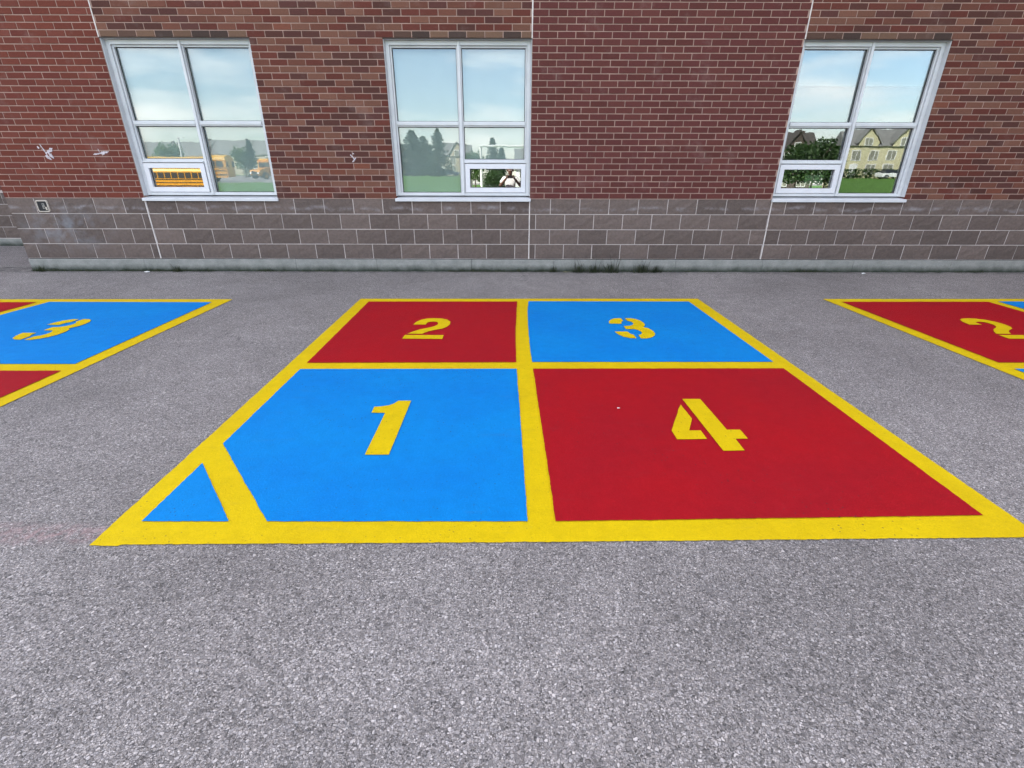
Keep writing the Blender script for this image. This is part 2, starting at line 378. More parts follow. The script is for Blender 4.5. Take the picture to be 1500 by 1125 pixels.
def brick_geo(w, h, d=BD, c=0.0022):
    """brick with a chamfered face; origin at the middle of its face, face towards -y"""
    x, z = w / 2, h / 2
    v = [(-x + c, 0, -z + c), (x - c, 0, -z + c), (x - c, 0, z - c), (-x + c, 0, z - c),
         (-x, c, -z), (x, c, -z), (x, c, z), (-x, c, z), (-x, d, -z), (x, d, -z), (x, d, z), (-x, d, z)]
    f = [(0, 1, 2, 3)] + [(i, 4 + i, 4 + (i + 1) % 4, (i + 1) % 4) for i in range(4)] + [(4 + i, 8 + i, 8 + (i + 1) % 4, 4 + (i + 1) % 4) for i in range(4)]
    return v, f
mv = cam.matrix_world.inverted()
def px(p):
    q = mv @ Vector(p); k = 713.239 * (1024 / 1500) / -q.z
    return q.x * k, q.y * k
def parea(x, z, w, h):
    pts = [px((x + a * w / 2, 0, z + b * h / 2)) for a, b in ((-1, -1), (1, -1), (1, 1), (-1, 1))]
    if any(abs(a) > 512 or abs(b) > 384 for a, b in pts): return 0
    return abs(sum(pts[i][0] * pts[(i + 1) % 4][1] - pts[(i + 1) % 4][0] * pts[i][1] for i in range(4))) / 2

bricks = []
rb = random.Random(5)
for (xa, xb, pal, anchor) in PANELS:
    for k in range(ROWS):
        z0 = ZT + k * BR
        off = anchor + (0.11 if k % 2 else 0.0)
        n0 = math.floor((xa - off) / BL) - 1
        last = None
        for n in range(n0, n0 + int((xb - xa) / BL) + 4):
            a, b = off + n * BL + 0.0054, off + (n + 1) * BL - 0.0054
            a2 = max(a, xa + (CJ if xa != XL else 0)); b2 = min(b, xb - CJ)
            segs = [(a2, b2)]
            if k < 25:
                for w in WINS:
                    ns = []
                    for (s, e) in segs:
                        if e <= w[0] or s >= w[1]: ns.append((s, e)); continue
                        if s < w[0]: ns.append((s, w[0]))
                        if e > w[1]: ns.append((w[1], e))
                    segs = ns
            for (s, e) in segs:
                if e - s < 0.016: continue
                above = k == 25 and any(s > w[0] - 0.02 and e < w[1] + 0.05 for w in WINS)
                r = rb.random()
                if pal == 'uni': m = UNI[0] if r < .5 else UNI[1] if r < .75 else UNI[2]
                elif pal == 'mar': m = MAR[0] if r < .5 else MAR[1] if r < .75 else MAR[2]
                else:
                    hi = (z0 - ZT) / 2.2
                    if r < .17: m = MIX[0]
                    elif r < .42: m = MIX[1]
                    elif r < .42 + .22: m = MIX[2]
                    elif r < .86: m = MIX[3]
                    elif r < .86 + .04 * (1 - hi): m = MIX[4]
                    else: m = MIX[5]
                if above: m = STAIN[int(rb.random() * 3)]
                bricks.append(((s + e) / 2, z0 + BR / 2, e - s, BR - 0.0105, m))
order = sorted(range(len(bricks)), key=lambda i: -parea(*bricks[i][:4]))
single = set(order[:300])
mesh_cache = {}
rest = MB()
for i, (x, z, w, h, m) in enumerate(bricks):
    dy = rb.uniform(-0.0012, 0.0012)
    if i in single:
        key = (round(w, 3), m.name)
        if key not in mesh_cache:
            b = MB(); v, f = brick_geo(w, h); b.add(v, f, m)
            me = bpy.data.meshes.new('brick'); me.from_pydata(b.v, [], b.f); me.materials.append(m); mesh_cache[key] = me
        o = link('brick', mesh_cache[key], school, (x, dy, z)); o.rotation_euler = (0, rb.uniform(-.003, .003), rb.uniform(-.004, .004))
    else:
        v, f = brick_geo(w, h); a = rb.uniform(-.003, .003)
        rest.add([(p[0] + x, p[1] + dy, p[2] + z + a * p[0]) for p in v], f, m)
tag(rest.build('brickwork', school), kind='stuff')

# mortar bed behind the bricks, with the window openings and their reveals
def mortar_panels(y, z0, z1, xa, xb, holes, m, depth):
    b = MB(); xs = sorted({xa, xb, *[h for w in holes for h in w[:2]]})
    for i in range(len(xs) - 1):
        s, e = xs[i], xs[i + 1]; hole = next((h for h in holes if abs(h[0] - s) < 1e-6 and abs(h[1] - e) < 1e-6), None)
        for (lo, hi) in ([(z0, z1)] if not hole else [(z0, hole[2]), (hole[3], z1)]):
            if hi - lo > 1e-4: b.face([(s, y, lo), (e, y, lo), (e, y, hi), (s, y, hi)], m)
        if hole:
            lo, hi = hole[2], hole[3]
            b.face([(s, y, lo), (s, y, hi), (s, y + depth, hi), (s, y + depth, lo)], m)
            b.face([(e, y, hi), (e, y, lo), (e, y + depth, lo), (e, y + depth, hi)], m)
            b.face([(s, y, hi), (e, y, hi), (e, y + depth, hi), (s, y + depth, hi)], m)
            b.face([(e, y, lo), (s, y, lo), (s, y + depth, lo), (e, y + depth, lo)], m)
    return b
mb = mortar_panels(0.0055, ZT - 0.004, ZB, XL + 0.003, XR - 0.003, [(w[0] - 0.004, w[1] + 0.004, ZT, ZH + 0.004) for w in WINS], MAT['mortar'], 0.30)
mb.build('mortar', school)
# steel lintels
for w in WINS:
    b = MB(); b.box(w[0] - 0.003, w[1] + 0.003, 0.003, 0.093, ZH - 0.007, ZH - 0.0005, MAT['lintel']); b.build('lintel', school)
# caulked control joints
b0 = None
for x in (W1[0], W2[1], W3[0]):
    for (lo, hi) in ((ZF, ZT - 0.03), (ZH, ZB)):
        b = MB(); n = 24; wv = []
        for i in range(n + 1):
            z = lo + (hi - lo) * i / n; ww = 0.0075 + 0.0022 * mnoise.noise((x * 3, z * 9, 1)); dx = 0.0015 * mnoise.noise((x, z * 4, 7))
            wv += [(x - ww + dx, -0.0015, z), (x + dx, -0.0035, z), (x + ww + dx, -0.0015, z)]
        fs = []
        for i in range(n):
            for j in range(2): fs.append((3 * i + j, 3 * i + j + 1, 3 * i + j + 4, 3 * i + j + 3))
        b.add(wv, fs, MAT['caulk']); b.build('control_joint', school)

# split-face block base
def block_geo(w, h, seed, d=0.10, rough=0.0045):
    r = random.Random(seed); nx, nz = max(2, int(w / 0.07)), 3; v = []; f = []
    for j in range(nz + 1):
        for i in range(nx + 1):
            edge = i in (0, nx) or j in (0, nz)
            v.append((-w / 2 + w * i / nx, (0.004 if edge else 0) + (r.uniform(-rough, rough) * (0.35 if edge else 1)), -h / 2 + h * j / nz))
    for j in range(nz):
        for i in range(nx):
            a = j * (nx + 1) + i; f.append((a, a + 1, a + nx + 2, a + nx + 1))
    k = len(v); v += [(-w / 2, d, -h / 2), (w / 2, d, -h / 2), (w / 2, d, h / 2), (-w / 2, d, h / 2)]
    bl, brr, tr, tl = 0, nx, nz * (nx + 1) + nx, nz * (nx + 1)
    f += [(k, k + 1) + tuple(range(brr, bl - 1, -1)), (k + 3,) + tuple(range(tl, tr + 1)) + (k + 2,)]
    f += [(k,) + tuple(j * (nx + 1) for j in range(nz + 1)) + (k + 3,), (k + 1, k + 2) + tuple(j * (nx + 1) + nx for j in range(nz, -1, -1))]
    return v, f
BLK = [bpy.data.meshes.new('block') for _ in range(8)]
for i, me in enumerate(BLK):
    v, f = block_geo(0.389, 0.190, i); me.from_pydata(v, [], f); me.materials.append(MAT['block']); me.update()
BPH = {0: [(XL, W1[0], W1[0] - 0.305, W1[0] - 0.10), (W1[0], W2[1], W2[1], W2[1] - 0.2), (W2[1], W3[0], W2[1] + 0.285, W2[1] + 0.087), (W3[0], XR, W3[0] + 0.2, W3[0])]}
OUT_X, OUT_Z = -6.345, 0.872
def lay_blocks(y, panels, parent, dz=0.0):
    for (xa, xb, p13, p24) in panels:
        for row in range(4):                       # row 0 lowest
            z = ZF + 0.2 * row + 0.1 + dz
            off = p13 if row in (3, 1) else p24
            n0 = math.floor((xa - off) / 0.4) - 1
            for n in range(n0, n0 + int((xb - xa) / 0.4) + 4):
                a, b = max(off + n * .4 + .0055, xa + (CJ if xa != XL else 0)), min(off + (n + 1) * .4 - .0055, xb - CJ)
                if b - a < 0.02: continue
                w = b - a
                if abs(w - 0.389) < 0.002: me = rb.choice(BLK)
                else:
                    v, f = block_geo(w, 0.190, rb.random()); me = bpy.data.meshes.new('block'); me.from_pydata(v, [], f); me.materials.append(MAT['block']); me.update()
                o = link('block', me, parent, ((a + b) / 2, y + rb.uniform(-.002, .002), z))
lay_blocks(0.0, BPH[0], school)
b = MB(); b.face([(XL + 0.003, 0.0085, ZF), (XR - .003, 0.0085, ZF), (XR - .003, 0.0085, ZT - 0.004), (XL + .003, 0.0085, ZT - 0.004)], MAT['mortar_grey']); b.build('block_mortar', school)

# concrete foundation, cast in lengths
xs = [XL - 0.0, -5.2, -3.05, -1.9, -0.55, 0.62, 1.48, 2.36, 3.6, 4.9, 6.3, 8.0, XR]
for i in range(len(xs) - 1):
    b = MB(); n = 14; top = []; 
    vs = []
    for k in range(n + 1):
        x = xs[i] + 0.002 + (xs[i + 1] - xs[i] - 0.004) * k / n
        zt = ZF - 0.010 - 0.004 * abs(mnoise.noise((x * 4, 2, 0))); yy = -0.006 + 0.004 * mnoise.noise((x * 2, 0, 5))
        vs += [(x, yy, -0.05), (x, yy, zt - 0.006), (x, yy + 0.006, zt), (x, 0.12, zt)]
    fs = []
    for k in range(n):
        for j in range(3): fs.append((4 * k + j, 4 * k + 4 + j, 4 * k + 5 + j, 4 * k + 1 + j))
    fs += [(0, 1, 2, 3), (4 * n + 3, 4 * n + 2, 4 * n + 1, 4 * n)]
    b.add(vs, fs, MAT['concrete']); b.build('foundation', school)
b = MB(); b.box(XL + .02, XR - .02, 0.02, 0.11, -0.05, ZF + 0.001, MAT['dark']); b.build('gap_shade_core', school)  # near-black core puts the shade of the gap under the blocks into colour

# the windows
def bar(b, x0, x1, y0, y1, z0, z1, m, c=0.003):
    pr = [(y1, z0), (y0 + c, z0), (y0, z0 + c), (y0, z1 - c), (y0 + c, z1), (y1, z1)]
    b.prism(pr, 'x', x0, x1, m)
def vbar(b, x0, x1, y0, y1, z0, z1, m, c=0.003):
    pr = [(x0, y1), (x0, y0 + c), (x0 + c, y0), (x1 - c, y0), (x1, y0 + c), (x1, y1)]
    b.prism(pr, 'z', z0, z1, m)
def pane(win, x0, x1, z0, z1, y, m, tilt=0.0):
    b = MB(); w, h = (x1 - x0) / 2, (z1 - z0) / 2
    b.box(-w, w, 0, 0.006, -h, h, m); o = b.build('glass_pane', win, loc=((x0 + x1) / 2, y, (z0 + z1) / 2)); o.rotation_euler = (tilt, 0, 0)
    g = MB()
    for (a, bb, c, d) in ((x0, x1, z0, z0 + .007), (x0, x1, z1 - .007, z1), (x0, x0 + .007, z0 + .007, z1 - .007), (x1 - .007, x1, z0 + .007, z1 - .007)):
        g.box(a, bb, y - .004, y - .0006, c, d, MAT['gasket'])
    return o, g
def make_window(w, side, blind, label):
    win = empty('window', (w[0], 0.0, ZT)); win.parent = school; win['label'] = label
    W, H = w[1] - w[0], ZH - ZT
    X0, X1 = 0.006, W - 0.006
    F = MAT['frame']; YF, YG = 0.078, 0.138
    fr = MB(); J = 0.048
    vbar(fr, X0, X0 + J, YF, .20, .034, H - .009, F); vbar(fr, X1 - J, X1, YF, .20, .034, H - .009, F)
    bar(fr, X0 + J, X1 - J, YF, .20, H - .009 - J, H - .009, F); bar(fr, X0 + J, X1 - J, YF + .004, .20, .034, .072, F)
    for (a, b_) in ((-.001, .0055), (W - .0055, W + .001)): vbar(fr, a, b_, .012, YF + .02, .030, H - .008, F, .0015)
    bar(fr, .0055, W - .0055, .020, YF, H - .0085, H - .0075, F, .0002)
    # inner stops
    S = 0.022
    xm0, xm1 = W / 2 - 0.032, W / 2 + 0.032
    vbar(fr, X0 + J, X0 + J + S, .104, .19, .072, H - .009 - J, F); vbar(fr, X1 - J - S, X1 - J, .104, .19, .072, H - .009 - J, F)
    # mullion with a proud fin
    vbar(fr, xm0, xm1, .092, .195, .072, H - .009 - J, F); vbar(fr, W / 2 - .017, W / 2 + .017, .066, .092, .040, H - .012, F)
    zt0, zt1 = 1.846 - ZT, 1.908 - ZT; zl0, zl1 = 1.412 - ZT, 1.462 - ZT
    for (a, b) in ((X0 + J + S, xm0), (xm1, X1 - J - S)):
        bar(fr, a, b, .098, .19, zt0, zt1, F); bar(fr, a, b, .084, .098, zt0 + .016, zt1 - .012, F)
        bar(fr, a, b, .108, .19, H - .009 - J - S, H - .009 - J, F)
    ca, cb = ((X0 + J, xm0), (xm1, X1 - J))[side]
    oa, ob = ((xm1, X1 - J - S), (X0 + J + S, xm0))[side]
    bar(fr, ca if side == 0 else ca, cb, .096, .189, zl0, zl1, F); bar(fr, ca, cb, .074, .096, zl0 + .006, zl0 + .02, F)
    fr.build('frame', win, fix=True)
    # sloped aluminium sill
    sl = MB(); pr = [(-.030, -.034), (-.030, -.004), (-.024, .002), (.20, .032), (.20, -.006), (.002, -.006), (.002, -.034)]
    sl.prism(pr, 'x', -.012, W + .012, F); sl.build('sill', win, fix=True)
    gk = MB()
    def P(x0, x1, z0, z1, y, m, tilt=0.0):
        o, g = pane(win, x0, x1, z0, z1, y, m, tilt); gk.add(g.v, g.f, MAT['gasket'])
    G = MAT['glass']
    P(X0 + J + S, xm0, zt1, H - .009 - J - S, YG, G, .0015); P(xm1, X1 - J - S, zt1, H - .009 - J - S, YG, G, .0008)
    P(oa, ob, .072, zt0, YG, G, .0008)
    sa, sb = ((X0 + J + S, xm0), (xm1, X1 - J - S))[side]
    P(sa, sb, zl1, zt0, YG, G, -.0008)
    # opening casement, a crack ajar at the foot
    ce = MB(); CF = MAT['casement']; g = .004; x0, x1, z0, z1 = ca + g, cb - g, .072 + g, zl0 - g; t = 0.060
    def cbar(a, b, c, d): ce.box(a, b, -.026, .022, c, d, CF)
    cx, cz = (x0 + x1) / 2, (z0 + z1) / 2; hw, hh = (x1 - x0) / 2, (z1 - z0) / 2
    for (quad) in ([(-hw, -hh), (hw, -hh), (hw - t, -hh + t), (-hw + t, -hh + t)], [(hw, hh), (-hw, hh), (-hw + t, hh - t), (hw - t, hh - t)],
                   [(-hw, hh), (-hw, -hh), (-hw + t, -hh + t), (-hw + t, hh - t)], [(hw, -hh), (hw, hh), (hw - t, hh - t), (hw - t, -hh + t)]):
        ce.prism(quad, 'y', -.026, .022, CF)
    c = ce.build('casement_frame', win, fix=True, loc=(cx, .100, cz)); c.rotation_euler = (-0.0105, 0, 0)
    b = MB(); b.box(-hw + t - .004, hw - t + .004, 0, .006, -hh + t - .004, hh - t + .004, MAT['glass_new'])
    o = b.build('glass_pane', win, loc=(cx, .110, cz)); o.rotation_euler = (-0.0105, 0, 0)
    g2 = MB()
    for (a, bb, cc, d) in ((-hw + t, hw - t, -hh + t, -hh + t + .006), (-hw + t, hw - t, hh - t - .006, hh - t), (-hw + t, -hw + t + .006, -hh + t + .006, hh - t - .006), (hw - t - .006, hw - t, -hh + t + .006, hh - t - .006)):
        g2.box(a, bb, -.004, -.0006, cc, d, MAT['gasket'])
    q = g2.build('gasket', win, loc=(cx, .110, cz)); q.rotation_euler = (-0.0105, 0, 0)
    gk.build('gasket', win)
    # roller blinds behind the glass
    for (a, b_, lo, bm_, yo) in [(*q, MAT['blind'], 0) if len(q) == 3 else q for q in blind]:
        bl = MB(); bl.box(a * W, b_ * W, .215 + yo, .217 + yo, lo - ZT, H - .02, bm_); bl.cyl((a * W, .216 + yo, lo - ZT), (b_ * W, .216 + yo, lo - ZT), .012, .012, 8, bm_); bl.build('blind', win)
    return win
make_window(W1, 0, [(0.03, .492, 1.43), (.508, .97, 1.05)], 'left window with yellow school buses reflected in its lower panes')
make_window(W2, 1, [(0.03, .492, 1.05), (.508, .97, 1.43)], 'middle window with dark conifers, a goal and a person reflected in it')
make_window(W3, 0, [(0.03, .492, 2.335, MAT['screen_light'], 0), (.508, .97, 2.335, MAT['screen_light'], 0), (0.03, .492, 1.87, MAT['screen'], .03), (.508, .97, 1.87, MAT['screen'], .03)], 'right window with a pale yellow house reflected in its lower pane')

# room behind the windows, upper storey, flanks and roof
b = MB()
b.face([(XL + .4, 3.4, 0.2), (XR - .4, 3.4, 0.2), (XR - .4, 3.4, 3.4), (XL + .4, 3.4, 3.4)], MAT['room'])
b.face([(XL + .4, .32, 0.2), (XR - .4, .32, 0.2), (XR - .4, 3.4, 0.2), (XL + .4, 3.4, 0.2)], MAT['room'])
b.face([(XL + .4, .32, 3.4), (XR - .4, .32, 3.4), (XR - .4, 3.4, 3.4), (XL + .4, 3.4, 3.4)], MAT['room'])
b.face([(XL + .4, .32, .2), (XL + .4, 3.4, .2), (XL + .4, 3.4, 3.4), (XL + .4, .32, 3.4)], MAT['room'])
b.face([(XR - .4, .32, .2), (XR - .4, 3.4, .2), (XR - .4, 3.4, 3.4), (XR - .4, .32, 3.4)], MAT['room'])
# inside face of the outer wall round the openings
inn = mortar_panels(0.3055, 0.2, 3.4, XL + .4, XR - .4, [(w[0] - 0.004, w[1] + 0.004, ZT, ZH + 0.004) for w in WINS], MAT['room'], 0.01)
b.add(inn.v, inn.f, MAT['room']); b.build('classroom', school)
def uvwall(name, quads):
    me = bpy.data.meshes.new(name); v = []; f = []; uv = []
    for (o, u, w, h) in quads:
        o = Vector(o); u = Vector(u); L_ = u.length; k = len(v)
        v += [o, o + u, o + u + Vector((0, 0, h)), o + Vector((0, 0, h))]; f.append((k, k + 1, k + 2, k + 3)); uv += [(0, 0), (L_, 0), (L_, h), (0, h)]
    me.from_pydata([tuple(p) for p in v], [], f); ul = me.uv_layers.new(name='UVMap')
    for i, c in enumerate(uv): ul.data[i].uv = c
    me.materials.append(MAT['wallbrick']); return link(name, me, school)
YR = 2.5; XB = -30.0
uvwall('upper_wall', [((XL, 0.0, ZB), (XR - XL, 0, 0), 0, ROOF - ZB), ((XR, 0.0, -.05), (0, 14, 0), 0, ROOF + .05), ((XL, YR, ZT), (0, -YR, 0), 0, ROOF - ZT),
                      ((XB, YR, ZT), (XL - XB, 0, 0), 0, ROOF - ZT), ((XR, 14, 0), (XB - XR, 0, 0), 0, ROOF), ((XB, 14, 0), (0, YR - 14, 0), 0, ROOF)])
b = MB(); b.face([(XB, YR, ROOF - .3), (XL, YR, ROOF - .3), (XL, 0.02, ROOF - .3), (XR, 0.02, ROOF - .3), (XR, 14, ROOF - .3), (XB, 14, ROOF - .3)], MAT['room']); b.build('roof', school)
uvwall('added_shade_wing', [((12.0, 0.0, -.05), (0, -8.0, 0), 0, ROOF + .05), ((12.0, -8.0, -.05), (14.0, 0, 0), 0, ROOF + .05), ((26.0, -8.0, -.05), (0, 22.0, 0), 0, ROOF + .05)])  # unseen wing added to block sky light and darken the right side
b = MB(); b.box(11.96, 26.04, -8.04, 14, ROOF, ROOF + .09, MAT['frame']); b.build('added_wing_roof', school)  # roof slab closing the added wing
b = MB(); b.box(XL - .04, XR + .04, -.04, .30, ROOF, ROOF + .09, MAT['frame']); b.build('coping', school)
# recessed wing at the left edge of the picture
lay_blocks(YR, [(XB + 18, XL, -9.30, -9.10)], school, -0.038)
b = MB(); b.face([(XB, YR + .0085, 0), (XL, YR + .0085, 0), (XL, YR + .0085, ZT), (XB, YR + .0085, ZT)], MAT['mortar_grey'])
b.face([(XL, 0.02, -.05), (XL, YR, -.05), (XL, YR, ZT), (XL, 0.02, ZT)], MAT['block'])
b.build('block_mortar', school)
b = MB(); b.box(XB, XL, YR - .012, YR + .1, -.05, ZF - .048, MAT['concrete']); b.build('foundation', school)

# weathered outlet box let into the left end of the base
ob = MB(); T = .014; w, h = .079, .076; y0 = -.012
def rr(w, h, r, n=4):
    return [(cx * (w - r) + r * math.cos(a0 + i * math.pi / 2 / n), cz * (h - r) + r * math.sin(a0 + i * math.pi / 2 / n)) for (cx, cz, a0) in ((1, 1, 0), (-1, 1, math.pi / 2), (-1, -1, math.pi), (1, -1, 1.5 * math.pi)) for i in range(n + 1)]
o_, i_ = rr(w, h, .022), rr(w - T, h - T, .012); n = len(o_)
vs = [(p[0], y0 + .004, p[1]) for p in o_] + [(p[0] * .96, y0, p[1] * .96) for p in o_] + [(p[0], y0, p[1]) for p in i_] + [(p[0], .05, p[1]) for p in i_] + [(p[0], .02, p[1]) for p in o_]
fs = []
for k in range(n):
    j = (k + 1) % n
    fs += [(k, j, n + j, n + k), (n + k, n + j, 2 * n + j, 2 * n + k), (2 * n + k, 2 * n + j, 3 * n + j, 3 * n + k), (4 * n + k, 4 * n + j, j, k)]
ob.add(vs, fs, MAT['outlet'])
outlet = ob.build('outlet_box', school, fix=True, loc=(OUT_X, 0, OUT_Z))
b = MB(); b.box(-.062, .062, -.0055, .02, -.060, .060, MAT['dark']); b.build('recess', outlet)
b = MB(); b.box(-.004, .028, -.009, -.0052, -.034, .036, MAT['room']); b.box(.004, .014, -.0104, -.009, .010, .026, MAT['dark']); b.box(.010, .022, -.0104, -.009, -.026, -.006, MAT['dark']); b.box(.030, .05, -.008, -.0052, -.05, -.01, MAT['outlet']); b.build('socket', outlet)
# dried white paint smears on the brick
def smear(cx, cz, strokes, seed):
    r = random.Random(seed); b = MB(); y = -.0022
    for (x0, z0, x1, z1, wd) in strokes:
        n = 9; vs = []
        d = Vector((x1 - x0, 0, z1 - z0)); nn = Vector((-d.z, 0, d.x)).normalized()
        for i in range(n + 1):
            t = i / n; c = Vector((x0, 0, z0)) + d * t; ww = wd * (0.35 + 0.65 * math.sin(math.pi * min(1, max(0, t)))) * r.uniform(.55, 1.25)
            for sgn in (-1, 1): q = c + nn * (sgn * ww * r.uniform(.6, 1.1)); vs.append((q.x, y, q.z))
        b.add(vs, [(2 * i, 2 * i + 1, 2 * i + 3, 2 * i + 2) for i in range(n)], MAT['white_smear']); y -= .0006
    o = b.build('paint_smear', school, loc=(cx, 0, cz)); return o
smear(-6.045, 1.53, [(-.055, .105, .012, -.07, .010), (-.095, .075, -.08, .045, .013), (-.005, -.005, .095, .052, .020), (-.03, -.035, .035, -.085, .022), (.02, -.005, .07, -.07, .026), (.04, .02, .085, .025, .022)], 3)
smear(-5.345, 1.52, [(-.10, -.012, .0, .002, .014), (-.02, .0, .11, .022, .016), (-.02, .06, -.01, .01, .006), (.02, -.015, .06, .012, .014)], 8)
smear(-2.065, 1.47, [(-.03, .045, .03, -.02, .010), (-.01, -.045, .04, .01, .012), (.0, .06, .022, .05, .008)], 5)

# ------------------------------------------------------------------ four-square courts (metres on the ground, surveyed from the middle court)
OUTER = [(-1.683, -1.636), (2.124, -1.615), (2.112, -5.53), (0.077, -5.556), (-1.503, -5.569), (-1.513, -5.577), (-1.624, -5.573)]
TRI = [(-1.516, -5.436), (-1.518, -5.0), (-1.158, -5.436)]
SQ1 = [(-1.516, -4.815), (-1.525, -3.762), (0.047, -3.754), (0.061, -4.637), (0.072, -5.437), (-1.0, -5.437)]
SQ2 = [(-1.524, -3.636), (-1.555, -1.78), (0.078, -1.771), (0.066, -2.1), (0.059, -2.454), (0.05, -2.738), (0.046, -3.1), (0.046, -3.62)]
SQ3 = [(0.202, -1.755), (0.18, -2.134), (0.168, -2.638), (0.163, -3.015), (0.162, -3.338), (0.166, -3.615), (1.993, -3.608), (1.973, -1.762)]
SQ4 = [(0.166, -3.751), (0.17, -3.985), (0.177, -4.519), (0.184, -5.028), (0.188, -5.437), (1.99, -5.4), (2.004, -3.741)]
N1 = [[(-0.698, -4.3), (-0.619, -4.3), (-0.614, -4.931), (-0.736, -4.931), (-0.742, -4.467), (-0.824, -4.465), (-0.827, -4.387), (-0.788, -4.381), (-0.744, -4.366), (-0.719, -4.343)]]
N2 = [[(-0.905, -2.661), (-0.891, -2.574), (-0.857, -2.499), (-0.808, -2.46), (-0.742, -2.448), (-0.665, -2.458), (-0.605, -2.498), (-0.569, -2.566), (-0.563, -2.653), (-0.581, -2.731), (-0.619, -2.787), (-0.677, -2.824), (-0.723, -2.861), (-0.753, -2.903), (-0.776, -2.942), (-0.906, -2.939), (-0.868, -2.874), (-0.813, -2.807), (-0.746, -2.759), (-0.703, -2.718), (-0.677, -2.66), (-0.679, -2.607), (-0.697, -2.573), (-0.73, -2.563), (-0.763, -2.571), (-0.784, -2.601), (-0.788, -2.664)],
      [(-0.919, -2.974), (-0.58, -2.980), (-0.58, -3.083), (-0.925, -3.077)]]
N3 = [[(1.079, -2.44), (1.083, -2.532), (1.059, -2.562), (1.048, -2.629), (0.933, -2.623), (0.941, -2.556), (0.972, -2.487), (1.02, -2.444)],
      [(1.119, -2.439), (1.173, -2.439), (1.222, -2.472), (1.252, -2.527), (1.265, -2.602), (1.259, -2.668), (1.226, -2.739), (1.261, -2.764), (1.283, -2.838), (1.283, -2.928), (1.261, -2.986), (1.223, -3.037), (1.173, -3.065), (1.124, -3.063), (1.123, -2.972), (1.151, -2.951), (1.171, -2.91), (1.17, -2.863), (1.154, -2.82), (1.129, -2.798), (1.052, -2.796), (1.051, -2.701), (1.108, -2.695), (1.146, -2.662), (1.161, -2.622), (1.158, -2.575), (1.141, -2.548), (1.123, -2.532)],
      [(0.935, -2.87), (1.05, -2.869), (1.061, -2.934), (1.084, -2.963), (1.086, -3.059), (1.034, -3.054), (0.985, -3.021), (0.952, -2.958)]]
N4 = [[(1.051, -4.355), (1.057, -4.541), (0.994, -4.679), (1.058, -4.679), (1.059, -4.773), (0.896, -4.777), (0.896, -4.681), (0.945, -4.573), (0.994, -4.473), (1.019, -4.412)],
      [(1.087, -4.273), (1.2, -4.273), (1.207, -4.671), (1.28, -4.671), (1.28, -4.77), (1.212, -4.771), (1.21, -4.89), (1.098, -4.893)]]
def ragged(poly, amp, step=0.018):
    out = []
    for i, a in enumerate(poly):
        b = poly[(i + 1) % len(poly)]; d = math.dist(a, b); n = max(1, int(d / step))
        nx, ny = (-(b[1] - a[1]) / d, (b[0] - a[0]) / d)
        for k in range(n):
            t = k / n; x = a[0] + (b[0] - a[0]) * t; y = a[1] + (b[1] - a[1]) * t
            e = 0 if k == 0 else amp * (mnoise.noise((x * 45, y * 45, 3)) + 0.6 * mnoise.noise((x * 9, y * 9, 9)))
            out.append((x + nx * e, y + ny * e))
    return out
def painted(name, polys, z, m, parent, amp):
    bm = bmesh.new()
    for p in polys:
        rp = ragged(p, amp); vs = [bm.verts.new((x, y, z)) for x, y in rp]
        es = [bm.edges.new((vs[i], vs[(i + 1) % len(vs)])) for i in range(len(vs))]
        bmesh.ops.triangle_fill(bm, edges=es, use_beauty=True, normal=(0, 0, 1))
    bmesh.ops.recalc_face_normals(bm, faces=bm.faces)
    for f in bm.faces:
        if f.normal.z < 0: f.normal_flip()
    me = bpy.data.meshes.new(name); bm.to_mesh(me); bm.free(); me.materials.append(m)
    return link(name, me, parent)
def court(off, label, sq=None):
    t = empty('four_square_court', (off[0], off[1], 0), label, 'court', 'four-square courts painted on the asphalt')
    painted('border', [OUTER], .004, MAT['yellow'], t, .0035)
    for (p, c) in ((SQ1, 'blue'), (SQ2, 'red'), (SQ3, 'blue'), (SQ4, 'red'), (TRI, 'blue')):
        o = painted('corner_triangle' if p is TRI else 'painted_square', [p], .008, MAT[c], t, .0028)
        o['label'] = c + (' triangle in the corner' if p is TRI else ' painted square')
    for (p, s) in ((N1, '1'), (N2, '2'), (N3, '3'), (N4, '4')):
        painted('painted_number', p, .012, MAT['yellow'], t, .0012)['label'] = 'yellow stencilled number ' + s
    return t
court((0, 0), 'middle four-square court, wholly in view with yellow numbers 1 to 4')
court((-5.228, -0.055), 'left four-square court, cut off by the edge with a blue square 3 nearest')
court((5.222, 0.016), 'right four-square court, cut off by the edge with a red square 2 nearest')

